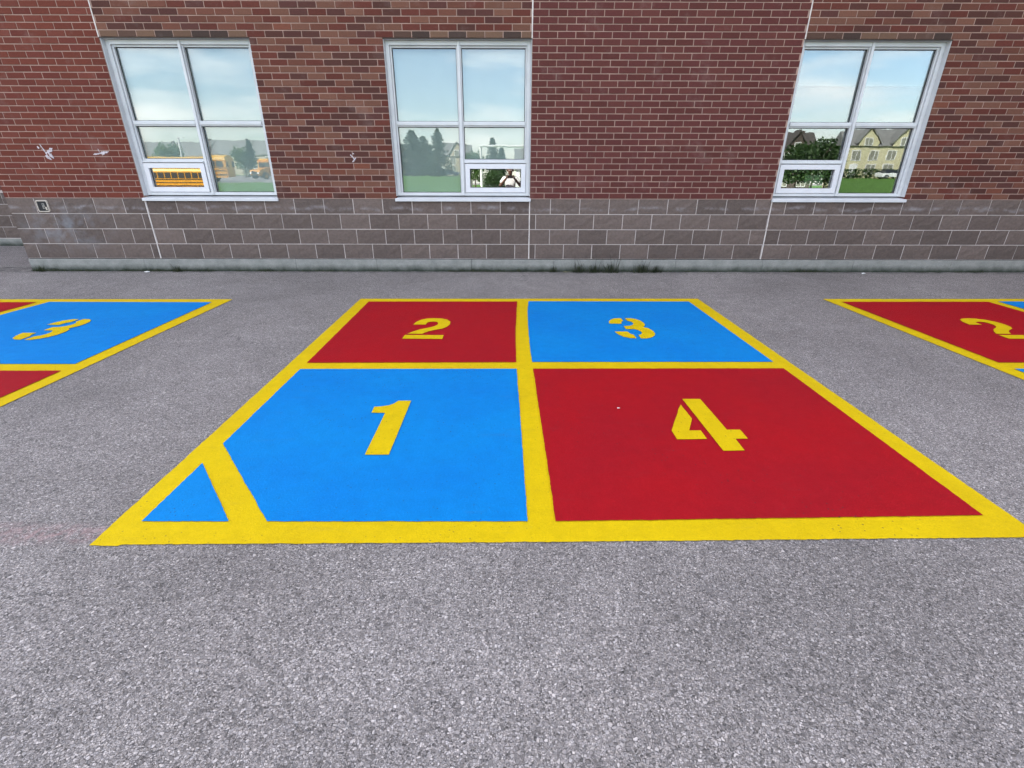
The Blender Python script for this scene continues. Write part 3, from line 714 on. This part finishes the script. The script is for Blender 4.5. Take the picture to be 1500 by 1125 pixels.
# ------------------------------------------------------------------ weeds, moss and litter at the foot of the wall
def blade(b, base, h, lean, az, w, m, curve=0.5, n=4):
    d = Vector((math.cos(az), math.sin(az), 0)); s = Vector((-d.y, d.x, 0)); vs = []
    for i in range(n + 1):
        t = i / n; c = Vector(base) + d * (lean * (t ** (1 + curve))) + Vector((0, 0, h * (t - 0.25 * curve * t * t)))
        ww = w * (1 - t) + 0.0004
        vs += [c - s * ww, c + s * ww]
    b.add(vs, [(2 * i, 2 * i + 1, 2 * i + 3, 2 * i + 2) for i in range(n)], m)
def weed(x, y, size, stalks, seed, label, group='weeds growing along the foot of the wall'):
    r = random.Random(seed); t = empty('weed', (x, y, 0.0), label, 'weed', group)
    b = MB()
    for i in range(int(120 * size) + 14):
        a = r.uniform(0, 2 * math.pi); q = abs(r.gauss(0, .042 * size))
        blade(b, (math.cos(a) * q * 1.8, max(-.08, -abs(math.sin(a) * q) ), 0), r.uniform(.03, .13) * (0.6 + size * .6), r.uniform(.01, .10), r.uniform(math.pi, 2 * math.pi), r.uniform(.0015, .0032), MAT['weed'])
    tag(b.build('leaf_tuft', t), kind='stuff')
    for i in range(stalks):
        b = MB(); a = r.uniform(math.pi * .95, 2.05 * math.pi); hh = r.uniform(.12, .32) * (0.7 + .4 * size)
        blade(b, (r.gauss(0, .05), -r.uniform(0, .03), 0), hh, r.uniform(.04, .18), a, .0042, MAT['straw'], .8, 6)
        d = Vector((math.cos(a), math.sin(a), 0))
        b.build('stalk', t)
weed(0.98, -0.035, 1.0, 8, 1, 'thin dark weed with long leaning stalks, left end of the row')
weed(1.20, -0.035, 0.9, 6, 2, 'dark grassy weed between the leaning one and the bushiest one')
weed(1.44, -0.035, 1.3, 8, 3, 'bushiest dark weed, in the middle of the row under the wall')
weed(1.86, -0.035, 1.2, 9, 4, 'tall dark weed with several upright dry stalks at the right of the row')
weed(2.08, -0.035, 0.7, 5, 5, 'small thin weed at the right end of the row under the wall')
weed(-4.72, -0.03, 0.55, 3, 6, 'thin weed leaning on the foundation below the left window')
weed(-6.66, -0.04, 0.6, 0, 7, 'low green weed at the left corner of the building')
weed(0.62, -0.03, 0.45, 1, 8, 'low mossy weed just left of the leaning-stalked weed')
r = random.Random(21); b = MB()
for i in range(9000):
    x = r.uniform(XL, 9.5); dens = mnoise.noise((x * 1.3, 4, 0)) + .5 * mnoise.noise((x * 5, 1, 0)) + (0.35 if x < -4.2 or -0.9 < x < 0.5 else 0.0)
    if dens < r.uniform(-.1, .55): continue
    blade(b, (x, -.010 - abs(r.gauss(0, .014)), 0), r.uniform(.010, .06) * (0.5 + max(0, dens)), r.uniform(.0, .03), r.uniform(0, 2 * math.pi), r.uniform(.0012, .003), MAT['weed'], .5, 2)
tag(b.build('moss_fringe'), 'thin fringe of moss and short grass along the foot of the wall', 'moss', kind='stuff')
def scrap(x, y, w, h, m, seed, label, cat='litter', z=0.014):
    r = random.Random(seed); b = MB(); n = 3; vs = []
    for j in range(n + 1):
        for i in range(n + 1): vs.append(((i / n - .5) * w + r.uniform(-.1, .1) * w, (j / n - .5) * h + r.uniform(-.1, .1) * h, r.uniform(0.0, .35) * min(w, h)))
    b.add(vs, [(j * 4 + i, j * 4 + i + 1, j * 4 + i + 5, j * 4 + i + 4) for j in range(n) for i in range(n)], m)
    o = b.build('scrap', loc=(x, y, z)); tag(o, label, cat); return o
scrap(-5.13, -.10, .055, .04, MAT['paper'], 1, 'crumpled white scrap of paper on the asphalt below the left window', z=.003)
scrap(4.98, -.16, .06, .04, MAT['paper'], 2, 'crumpled white scrap on the asphalt between the right window and the right court', z=.003)
scrap(0.80, -.06, .10, .03, simple('dry_leaf', (.16, .15, .09), .9), 3, 'flat dry leaf on the asphalt left of the row of weeds', 'leaf', z=.003)
scrap(0.657, -4.405, .016, .010, MAT['paper'], 4, 'tiny white chip lying on red square 4 of the middle court', z=.0125)

# ------------------------------------------------------------------ what the windows reflect: the school field and the street beyond it
MAT['leaf_dark'] = m_leaf('conifer_needles', (.018, .042, .022), (.030, .062, .030), (.045, .085, .040))
MAT['leaf_mid'] = m_leaf('leaf_green', (.045, .095, .022), (.070, .135, .030), (.10, .17, .04))
MAT['leaf_low'] = m_leaf('leaf_deep', (.022, .052, .016), (.038, .078, .022), (.060, .105, .03))
MAT['bark'] = simple('bark', (.09, .065, .045), .9, .3, 8)
def crown_quads(b, pts, r, m, rg):
    for p in pts:
        a = Vector((rg.gauss(0, 1), rg.gauss(0, 1), rg.gauss(0, 1))).normalized(); u = a.orthogonal().normalized(); w = a.cross(u)
        s = r * rg.uniform(.6, 1.3); p = Vector(p); b.face([p - u * s, p - w * s * .7, p + u * s, p + w * s * .7], m)
def conifer(h, w, seed):
    rg = random.Random(seed); t = empty('conifer_tree', (0, 0, 0)); b = MB(); b.cyl((0, 0, 0), (0, 0, h * .97), h * .018, .01, 7, MAT['bark']); b.build('trunk', t)
    b = MB(); pts = []
    for k in range(int(h * 5)):
        z = h * (0.06 + .93 * (k / (h * 5)) ** .95); R = w * .5 * (1 - z / h) ** .8 * rg.uniform(.8, 1.12) + .06
        for j in range(9):
            a = rg.uniform(0, 6.283); L_ = R * rg.uniform(.75, 1.1)
            for q in range(7): f = (q + 1) / 7; pts.append((math.cos(a) * L_ * f + rg.gauss(0, .06), math.sin(a) * L_ * f + rg.gauss(0, .06), z - .22 * L_ * f + rg.gauss(0, .06)))
    crown_quads(b, pts, .17, MAT['leaf_dark'], rg); b.build('crown', t); return t
def broadleaf(h, w, seed, m, base=.18):
    rg = random.Random(seed); t = empty('broadleaf_tree', (0, 0, 0)); b = MB(); b.cyl((0, 0, 0), (rg.uniform(-.2, .2), 0, h * .5), h * .028, h * .014, 7, MAT['bark'])
    for k in range(6):
        a = rg.uniform(0, 6.283); b.cyl((0, 0, h * rg.uniform(.25, .45)), (math.cos(a) * w * .3, math.sin(a) * w * .3, h * rg.uniform(.5, .8)), h * .012, .015, 5, MAT['bark'])
    b.build('trunk', t); b = MB(); pts = []
    for k in range(26):
        while True:
            c = Vector((rg.uniform(-1, 1), rg.uniform(-1, 1), rg.uniform(-1, 1)))
            if .25 < c.length < .95: break
        c = Vector((c.x * w * .42, c.y * w * .42, h * (base + (1 - base) * .5) + c.z * h * (1 - base) * .43)); R = w * rg.uniform(.10, .17)
        for q in range(70):
            d = Vector((rg.gauss(0, 1), rg.gauss(0, 1), rg.gauss(0, 1))).normalized(); pts.append(c + d * R * rg.uniform(.6, 1.1))
    crown_quads(b, pts, w * .032, m, rg); b.build('crown', t); return t
GT = 'trees round the school field'
protoC = [conifer(9, 5.6, 31), conifer(8, 5.2, 32)]; protoB = [broadleaf(6, 6, 41, MAT['leaf_mid']), broadleaf(6, 7, 42, MAT['leaf_low'], .08)]
used = set()
def plant(proto, h0, x, y, h, label, rz=0.0, wide=1.0):
    o = proto if proto.name not in used else copy_tree(proto); used.add(proto.name); used.add(o.name)
    o.location = (x, y, 0); s = h / h0; o.scale = (s * wide, s * wide, s); o.rotation_euler.z = rz
    tag(o, label, 'tree', GT)
plant(protoC[0], 9, -24.2, -108, 7.6, 'dark conifer at the left end of the clump reflected in the middle window', .3, 1.9)
plant(protoC[1], 8, -21.2, -110, 8.8, 'tall dark conifer in the middle of the reflected clump', 1.3, 1.9)
plant(protoC[0], 9, -18.6, -109, 7.8, 'dark conifer at the right end of the reflected clump', 2.3, 1.9)
plant(protoC[1], 8, -15.2, -106, 9.2, 'single pointed spruce standing right of the clump in the middle window', .9, 1.35)
plant(protoC[0], 9, -3.9, -110, 8.0, 'dark conifer seen inside the goal frame, just right of its post', 4.0, 1.2)
plant(protoC[1], 8, -1.9, -108, 5.8, 'shorter dark conifer seen in the middle of the goal frame', 5.0, 1.5)
plant(protoB[0], 6, -7.8, -111, 5.6, 'bright green broadleaf tree left of the goal post', .2)
plant(protoB[1], 6, -3.2, -100, 3.6, 'low dark bushy tree on the field behind the goal', 1.2, 1.3)
plant(protoB[0], 6, -64.5, -94, 6.4, 'bright green broadleaf tree above the roof of the nearer school bus', 2.2, 1.1)
plant(protoB[0], 6, -49.5, -92, 5.4, 'green broadleaf tree behind the end of the nearer school bus', 3.2, .9)
plant(protoC[0], 9, -42.6, -81, 5.6, 'dark conifer between the two school buses', 1.1, 1.2)
plant(protoC[1], 8, -39.3, -88, 5.2, 'dark conifer behind the cab of the farther school bus', 2.1, 1.2)
plant(protoB[1], 6, 39.0, -76, 5.0, 'dark bushy tree at the left of the right window', .4, 1.1)
plant(protoB[1], 6, 43.0, -72, 5.4, 'dark bushy tree in front of the brown roofs', 1.7, 1.1)
plant(protoB[1], 6, 46.6, -74, 6.2, 'tall dark bushy tree just left of the pale yellow house', 2.9, 1.0)
plant(protoB[1], 6, 49.8, -76, 5.2, 'dark tree partly covering the left side of the pale yellow house', 3.9, .8)
plant(protoB[0], 6, 66.0, -80, 4.2, 'light green tree at the right corner of the pale yellow house', 4.4, .8)

# houses
MAT['siding_beige'] = simple('siding_beige', (.46, .40, .30), .8, .06, 2)
MAT['siding_yellow'] = simple('siding_pale_yellow', (.50, .465, .30), .8, .06, 2)
MAT['siding_white'] = simple('trim_white', (.72, .72, .70), .6, .05, 2)
MAT['roof_grey'] = simple('shingle_grey', (.19, .19, .18), .9, .2, 3)
MAT['roof_brown'] = simple('shingle_brown', (.075, .065, .058), .9, .2, 3)
MAT['brick_house'] = simple('house_brick', (.085, .066, .055), .9, .2, 3)
MAT['pane_dark'] = simple('house_window_pane', (.22, .22, .18), .1, .1, 3)
def house(x, y, w, d, eave, ridge, wall, roof, label, gables=1, rz=0.0):
    t = empty('town_house', (x, y, 0), label, 'house', 'town houses along the street beyond the field', rz)
    b = MB(); b.box(-w / 2, w / 2, -d / 2, d / 2, 0, eave, wall); b.build('wall', t)
    b = MB(); o = .35; b.prism([(-d / 2 - o, eave - .1), (d / 2 + o, eave - .1), (0, ridge)], 'x', -w / 2 - o, w / 2 + o, roof); rf = b.build('roof', t, fix=True)
    b = MB(); b.box(w * .3, w * .3 + .6, -.3, .3, ridge - 1.0, ridge + .25, MAT['brick_house']); b.build('chimney', rf)
    cols = max(2, int(w / 2.6))
    def win(cx, z0, ww, hh, yf):
        f = MB(); f.box(cx - ww / 2 - .1, cx + ww / 2 + .1, yf, yf + .07, z0 - .1, z0 + hh + .1, MAT['siding_white']); fo = f.build('window', t)
        f = MB(); f.box(cx - ww / 2, cx - .04, yf + .07, yf + .09, z0, z0 + hh, MAT['pane_dark']); f.build('pane', fo)
        f = MB(); f.box(cx + .04, cx + ww / 2, yf + .07, yf + .09, z0, z0 + hh, MAT['pane_dark']); f.build('pane', fo)
    for i in range(cols):
        cx = -w / 2 + w * (i + .5) / cols
        win(cx, eave * .58, 1.15, 1.35, d / 2)
        if i: win(cx, eave * .13, 1.3, 1.5, d / 2)
    f = MB(); f.box(-w / 2 + w * .5 / cols - .5, -w / 2 + w * .5 / cols + .5, d / 2, d / 2 + .08, 0.1, 2.3, MAT['siding_white']); f.build('door', t)
    for g in range(gables):
        gx = -w / 2 + w * (g + .5) / gables + (0 if gables > 1 else w * .12); gw = min(3.0, w / gables * .75); f = MB(); z0 = eave - .1; z1 = eave + (ridge - eave) * .98
        f.prism([(gx - gw / 2, z0), (gx + gw / 2, z0), (gx + gw / 2, eave + .5), (gx, z1), (gx - gw / 2, eave + .5)], 'y', d / 2 - 2.6, d / 2 + .32, wall); f.build('gable', t, fix=True)
        win(gx, eave + .02, .95, 1.0, d / 2 + .33)
        f = MB()
        for sg in (-1, 1): f.prism([(gx + sg * (gw / 2 + .3), eave + .22), (gx, z1 + .02), (gx, z1 + .22), (gx + sg * (gw / 2 + .3), eave + .42)], 'y', d / 2 - 2.7, d / 2 + .6, roof)
        f.build('gable_roof', t, fix=True)
for i, (hx, lab) in enumerate(((-89, 'beige town house at the far left end of the reflected row'), (-79.5, 'beige town house above the front half of the nearer bus'), (-70, 'beige town house above the rear half of the nearer bus'), (-60.5, 'beige town house behind the gap between the buses'), (-51, 'beige town house behind the farther school bus'))):
    house(hx, -131, 9.4, 9, 4.6, 7.9, MAT['siding_beige'], MAT['roof_grey'], lab, 0)
house(-14.0, -128, 8.0, 9, 4.4, 7.2, MAT['siding_beige'], MAT['roof_grey'], 'beige house right of the single spruce', 1)
house(-25.0, -130, 9.0, 9, 4.4, 7.0, MAT['siding_beige'], MAT['roof_grey'], 'beige house hidden behind the conifer clump', 1)
house(5.6, -122, 8.5, 9, 3.9, 6.2, MAT['siding_white'], MAT['roof_grey'], 'white house behind the right half of the goal', 1)
house(62.8, -86, 10.5, 9, 5.1, 7.7, MAT['siding_yellow'], MAT['roof_grey'], 'pale yellow house with two white-trimmed gables', 2, .25)
house(50.0, -92, 9.0, 9, 5.0, 7.9, MAT['brick_house'], MAT['roof_brown'], 'brown-roofed brick house next to the pale yellow one', 1, .2)
house(40.0, -94, 9.0, 9, 4.8, 7.7, MAT['brick_house'], MAT['roof_brown'], 'brown-roofed brick house at the left of the right window', 1, .2)
house(74.5, -84, 10.0, 9, 5.1, 7.6, MAT['siding_yellow'], MAT['roof_grey'], 'pale yellow house at the right edge of the right window', 2, .3)
rg = random.Random(77); b = MB(); crown_quads(b, [(rg.uniform(52, 74), -79.2 + rg.uniform(-.5, .5), rg.uniform(.05, 1.5)) for i in range(2600)], .16, MAT['leaf_low'], rg)
tag(b.build('hedge'), 'long dark hedge in front of the pale yellow houses', 'hedge')

# cars
MAT['tyre'] = simple('tyre_rubber', (.02, .02, .02), .9); MAT['chrome'] = simple('bright_metal', (.6, .6, .6), .25, .05, 5, 1.0)
MAT['car_glass'] = simple('car_glass', (.02, .025, .03), .08, .1, 3)
def car(x, y, rz, c, label):
    t = empty('parked_car', (x, y, 0), label, 'car', 'cars parked beyond the field', rz); m = simple('car_paint_' + label.split()[0], c, .3, .03, 3)
    b = MB(); b.prism([(-2.15, .28), (2.15, .28), (2.2, .55), (2.1, .74), (1.1, .86), (-1.7, .92), (-2.15, .84), (-2.2, .5)], 'y', -.86, .86, m); b.build('body', t, fix=True)
    b = MB(); vs = [(-1.85, -.8, .9), (1.05, -.8, .86), (.35, -.62, 1.40), (-1.25, -.62, 1.42)]; vs += [(p[0], -p[1], p[2]) for p in vs]
    b.add(vs, [(0, 1, 2, 3), (7, 6, 5, 4), (1, 5, 6, 2), (0, 3, 7, 4)], MAT['car_glass']); b.add([vs[2], vs[3], vs[7], vs[6]], [(0, 1, 2, 3)], m); b.build('cabin', t, fix=True)
    for sx in (-1.35, 1.35):
        for sy in (-.87, .87):
            b = MB(); b.cyl((sx, sy - .1, .32), (sx, sy + .1, .32), .32, .32, 14, MAT['tyre']); wv = b.build('wheel', t)
            b = MB(); b.cyl((sx, sy - .11, .32), (sx, sy + .11, .32), .19, .19, 10, MAT['chrome']); b.build('rim', wv)
    for sy in (-.6, .6):
        b = MB(); b.box(2.12, 2.2, sy - .18, sy + .18, .58, .7, MAT['paper']); b.build('headlight', t)
car(61.2, -77.2, .1, (.75, .75, .76), 'white car parked in front of the hedge by the pale yellow house')
car(-13.6, -112, .15, (.10, .14, .24), 'navy car parked in front of the beige house')
car(-18.5, -112.3, .1, (.60, .62, .66), 'silver car parked below the conifer clump')
car(-3.6, -112, 3.1, (.72, .72, .72), 'bright white car parked behind the low tree and the person')

# school buses
MAT['bus_yellow'] = simple('bus_yellow', (.60, .26, .010), .35, .04, 2); MAT['bus_black'] = simple('bus_black', (.015, .015, .016), .5)
MAT['bus_roof'] = simple('bus_roof_yellow', (.66, .36, .02), .4, .04, 2); MAT['lamp_red'] = simple('bus_lamp_red', (.4, .02, .01), .3); MAT['lamp_amber'] = simple('bus_lamp_amber', (.6, .25, .01), .3)
def bus(x, y, rz, label):
    t = empty('school_bus', (x, y, 0), label, 'bus', 'yellow school buses parked beside the field', rz); t.scale = (.93, .93, .90)
    Y, K = MAT['bus_yellow'], MAT['bus_black']; Lr, Lf = -5.2, 5.4; W = 1.2
    b = MB(); b.prism([(-W, .55), (W, .55), (W, 2.45), (1.1, 2.72), (.8, 2.92), (.4, 3.0), (-.4, 3.0), (-.8, 2.92), (-1.1, 2.72), (-W, 2.45)], 'x', Lr, Lf, Y); b.build('body', t, fix=True)
    b = MB(); b.prism([(W + .012, 2.46), (1.112, 2.73), (.81, 2.935), (.4, 3.015), (-.4, 3.015), (-.81, 2.935), (-1.112, 2.73), (-W - .012, 2.46)], 'x', Lr - .02, Lf + .03, MAT['bus_roof']); b.build('roof', t, fix=True)
    for z in (.82, 1.18, 1.52):
        for sy in (-1, 1):
            b = MB(); b.box(Lr + .05, Lf - .6, sy * (W + .02) - .02, sy * (W + .02) + .02, z, z + .075, K); b.build('rub_rail', t)
    for i in range(13):
        x0 = Lr + .35 + i * .76
        for sy in (-1, 1):
            b = MB(); b.box(x0, x0 + .64, sy * (W + .012) - .012, sy * (W + .012) + .012, 1.68, 2.34, MAT['car_glass']); wo = b.build('window', t)
            b = MB(); b.box(x0, x0 + .64, sy * (W + .03) - .008, sy * (W + .03) + .008, 2.0, 2.04, K); b.build('sash', wo)
    b = MB(); b.prism([(Lf, .6), (Lf + 1.9, .6), (Lf + 1.98, 1.0), (Lf + 1.85, 1.35), (Lf + .3, 1.62), (Lf, 1.66)], 'y', -.95, .95, Y); b.build('hood', t, fix=True)
    b = MB(); b.box(Lf + 1.93, Lf + 2.02, -.55, .55, .72, 1.22, K); b.build('grille', t)
    b = MB(); b.box(Lf + 1.95, Lf + 2.15, -1.15, 1.15, .42, .64, K); b.build('bumper', t)
    b = MB(); b.box(Lf + .001, Lf + .03, -1.0, 1.0, 1.7, 2.4, MAT['car_glass']); b.build('windshield', t)
    b = MB(); b.box(Lf + .001, Lf + .09, -1.0, 1.0, 2.5, 2.85, Y); b.build('sign_board', t)
    for sy in (-1, 1):
        b = MB(); b.box(Lf + 1.9, Lf + 2.03, sy * .78 - .14, sy * .78 + .14, .82, 1.08, MAT['paper']); b.build('headlight', t)
        for k, mm in ((.75, 'lamp_red'), (.52, 'lamp_amber')):
            b = MB(); b.cyl((Lf + .06, sy * k, 2.68), (Lf + .13, sy * k, 2.68), .09, .09, 10, MAT[mm]); b.build('signal_lamp', t)
        b = MB(); b.cyl((Lf + 1.5, sy * 1.1, 1.3), (Lf + 1.7, sy * 1.45, 1.9), .02, .02, 5, K); b.cyl((Lf + 1.7, sy * 1.45, 1.75), (Lf + 1.7, sy * 1.45, 2.05), .11, .11, 8, K); b.build('mirror', t)
        for wx in (Lr + 2.3, Lf + 1.0):
            b = MB(); b.cyl((wx, sy * 1.0 - .15, .5), (wx, sy * 1.0 + .15 + .06 * sy, .5), .5, .5, 16, MAT['tyre']); wo = b.build('wheel', t)
            b = MB(); b.cyl((wx, sy * 1.1 - .12, .5), (wx, sy * 1.1 + .13, .5), .26, .26, 12, MAT['bus_yellow']); b.build('rim', wo)
    for sy in (-.8, .8):
        b = MB(); b.box(Lr - .03, Lr - .001, sy - .28, sy + .28, 1.68, 2.3, MAT['car_glass']); b.build('window', t)
    b = MB(); b.box(Lr - .03, Lr - .001, -.42, .42, .75, 2.35, MAT['bus_roof']); b.build('door', t)
bus(-36.4, -52.4, math.pi - .10, 'nearer yellow school bus, parked side on to the school')
bus(-33.2, -73.0, math.pi * .5 + .34, 'farther yellow school bus, its hood turned towards the school')

# light pole and goal
MAT['pole'] = simple('galvanised_pole', (.62, .63, .62), .45, .06, 3); MAT['goal'] = simple('white_goal_paint', (.80, .80, .78), .5, .05, 4)
lp = empty('light_pole', (-43.0, -63.0, 0), 'pale metal light pole behind the nearer school bus', 'light pole')
b = MB(); b.cyl((0, 0, 0), (0, 0, 5.2), .11, .075, 10, MAT['pole']); b.build('pole', lp)
b = MB(); b.box(-.1, .9, -.12, .12, 5.16, 5.28, MAT['pole']); b.build('lamp_head', lp)
gl = empty('football_goal', (2.2, -19.5, 0), 'white metal football goal standing on the grass behind the person', 'goal')
for x in (-3.66, 3.66):
    b = MB(); b.cyl((x, 0, 0), (x, 0, 2.44), .06, .06, 12, MAT['goal']); b.build('post', gl)
b = MB(); b.cyl((-3.72, 0, 2.44), (3.72, 0, 2.44), .06, .06, 12, MAT['goal']); b.build('crossbar', gl)
# a sheet of green paper inside the right window
b = MB(); b.box(-.13, .13, 0, .004, 0, .22, MAT['paper_green']); o = b.build('green_sheet', loc=(4.19, .205, 1.06)); o.rotation_euler = (-.12, 0, .05)
tag(o, 'pale green sheet propped inside the small pane of the right window', 'paper')

# ------------------------------------------------------------------ the person taking the picture (seen in the middle window)
MAT['skin'] = simple('skin_brown', (.17, .085, .055), .6, .08, 20); MAT['tshirt'] = simple('white_tshirt', (.74, .73, .72), .9, .05, 8, 0, .1)
MAT['jeans'] = simple('blue_denim', (.06, .09, .17), .9, .15, 40); MAT['hair'] = simple('dark_hair', (.018, .014, .012), .7, .2, 60); MAT['shoe'] = simple('white_shoe', (.6, .6, .6), .7)
def skin(name, joints, edges, m, parent, lv=2, root=0):
    me = bpy.data.meshes.new(name); me.from_pydata([j[:3] for j in joints], edges, []); me.materials.append(m); o = link(name, me, parent)
    md = o.modifiers.new('skin', 'SKIN'); md.use_smooth_shade = True
    for i, j in enumerate(joints):
        s = me.skin_vertices[0].data[i]; r = j[3]; s.radius = r if isinstance(r, tuple) else (r, r); s.use_root = (i == root)
    sb = o.modifiers.new('sub', 'SUBSURF'); sb.levels = lv; sb.render_levels = lv; return o
PX, PY = 0.0, -7.42
person = empty('person', (PX, PY, 0), 'person in a white t-shirt and blue jeans photographing with both hands on a phone', 'person')
Jn = [(0, 0, .86, (.125, .10)), (0, .0, 1.0, (.125, .09)), (0, .01, 1.14, (.145, .10)), (0, .0, 1.27, (.13, .09)), (0, .02, 1.335, (.05, .05)), (0, .055, 1.39, (.052, .055)), (0, .085, 1.46, (.078, .095)), (0, .09, 1.535, (.07, .085))]
Ed = [(i, i + 1) for i in range(7)]
for s in (-1, 1):
    k = len(Jn)
    Jn += [(s * .17, .0, 1.27, .052), (s * .285, .04, 1.08, .042), (s * .19, .20, 1.19, .034), (s * .105, .315, 1.285, .024), (s * .098, .345, 1.305, (.022, .030))]
    Ed += [(3, k), (k, k + 1), (k + 1, k + 2), (k + 2, k + 3), (k + 3, k + 4)]
    h = len(Jn)
    for f in range(4):                                   # fingers close round the far face of the phone
        z = 1.332 + .022 - f * .016; L_ = (.026, .030, .028, .022)[f]; q = len(Jn)
        Jn += [(s * .098, .362, z, .0085), (s * .090, .362 + .022, z + .002, .008), (s * (.088 - L_), .362 + .024, z + .004, .007)]
        Ed += [(k + 4, q), (q, q + 1), (q + 1, q + 2)]
    q = len(Jn); Jn += [(s * .088, .335, 1.300, .010), (s * .066, .345, 1.318, .0085)]; Ed += [(k + 4, q), (q, q + 1)]
    k2 = len(Jn); Jn += [(s * .085, 0, .80, .09), (s * .10, .02, .46, .058), (s * .105, -.02, .10, .040), (s * .11, .02, .045, (.04, .035)), (s * .12, .12, .03, (.04, .025))]
    Ed += [(0, k2), (k2, k2 + 1), (k2 + 1, k2 + 2), (k2 + 2, k2 + 3), (k2 + 3, k2 + 4)]
skin('body', Jn, Ed, MAT['skin'], person)
sh = [(0, 0, .90, (.150, .118)), (0, .0, 1.0, (.148, .112)), (0, .01, 1.14, (.165, .12)), (0, .0, 1.265, (.148, .108)), (0, .015, 1.315, (.075, .07))]; se = [(0, 1), (1, 2), (2, 3), (3, 4)]
for s in (-1, 1):
    k = len(sh); sh += [(s * .172, .0, 1.272, .072), (s * .255, .03, 1.14, .066)]; se += [(3, k), (k, k + 1)]
skin('tshirt', sh, se, MAT['tshirt'], person)
je = [(0, 0, .90, (.142, .112))]; jed = []
for s in (-1, 1):
    k = len(je); je += [(s * .088, 0, .78, .104), (s * .10, .02, .46, .075), (s * .105, -.01, .09, .062)]; jed += [(0, k), (k, k + 1), (k + 1, k + 2)]
skin('jeans', je, jed, MAT['jeans'], person)
for s in (-1, 1):
    skin('shoe', [(s * .11, -.05, .045, (.045, .045)), (s * .115, .06, .040, (.048, .038)), (s * .125, .17, .030, (.042, .028))], [(0, 1), (1, 2)], MAT['shoe'], person)
hb = bmesh.new(); bmesh.ops.create_uvsphere(hb, u_segments=20, v_segments=12, radius=1)
for v in list(hb.verts):
    if v.co.y > .25 and v.co.z < .35: hb.verts.remove(v)
for v in hb.verts:
    q = 1 + .06 * mnoise.noise(v.co * 5); v.co = Vector((v.co.x * .088 * q, v.co.y * .108 * q + .075, v.co.z * .098 * q + 1.515))
me = bpy.data.meshes.new('hair'); hb.to_mesh(me); hb.free(); me.materials.append(MAT['hair']); o = link('hair', me, person); o.modifiers.new('t', 'SOLIDIFY').thickness = .012
fb = MB()
for s in (-1, 1):
    fb = MB(); fb.cyl((s * .028, .172, 1.478), (s * .028, .184, 1.478), .013, .010, 10, MAT['paper']); fb.cyl((s * .028, .1841, 1.477), (s * .028, .187, 1.477), .006, .005, 8, MAT['hair']); fb.build('eye', person)
    fb = MB(); fb.cyl((s * .076, .08, 1.475), (s * .090, .07, 1.478), .022, .026, 10, MAT['skin']); fb.build('ear', person)
fb = MB(); fb.add([(-.009, .178, 1.485), (.009, .178, 1.485), (.016, .182, 1.448), (-.016, .182, 1.448), (0, .206, 1.452)], [(0, 1, 4), (1, 2, 4), (2, 3, 4), (3, 0, 4)], MAT['skin']); fb.build('nose', person, fix=True)
fb = MB(); fb.box(-.022, .022, .170, .183, 1.424, 1.432, simple('lips', (.20, .07, .06), .5)); fb.build('mouth', person)
# the phone, just behind the picture's own viewpoint
ph = empty('phone', (0, CAM_P.y - .012, CAM_P.z - .012), 'dark phone held level in both hands by the person', 'phone')
b = MB(); b.prism(rr(.078, .037, .009), 'y', -.004, .004, MAT['bus_black']); b.build('body', ph, fix=True)
b = MB(); b.prism(rr(.073, .033, .005), 'y', -.0047, -.0041, MAT['car_glass']); b.build('screen', ph, fix=True)
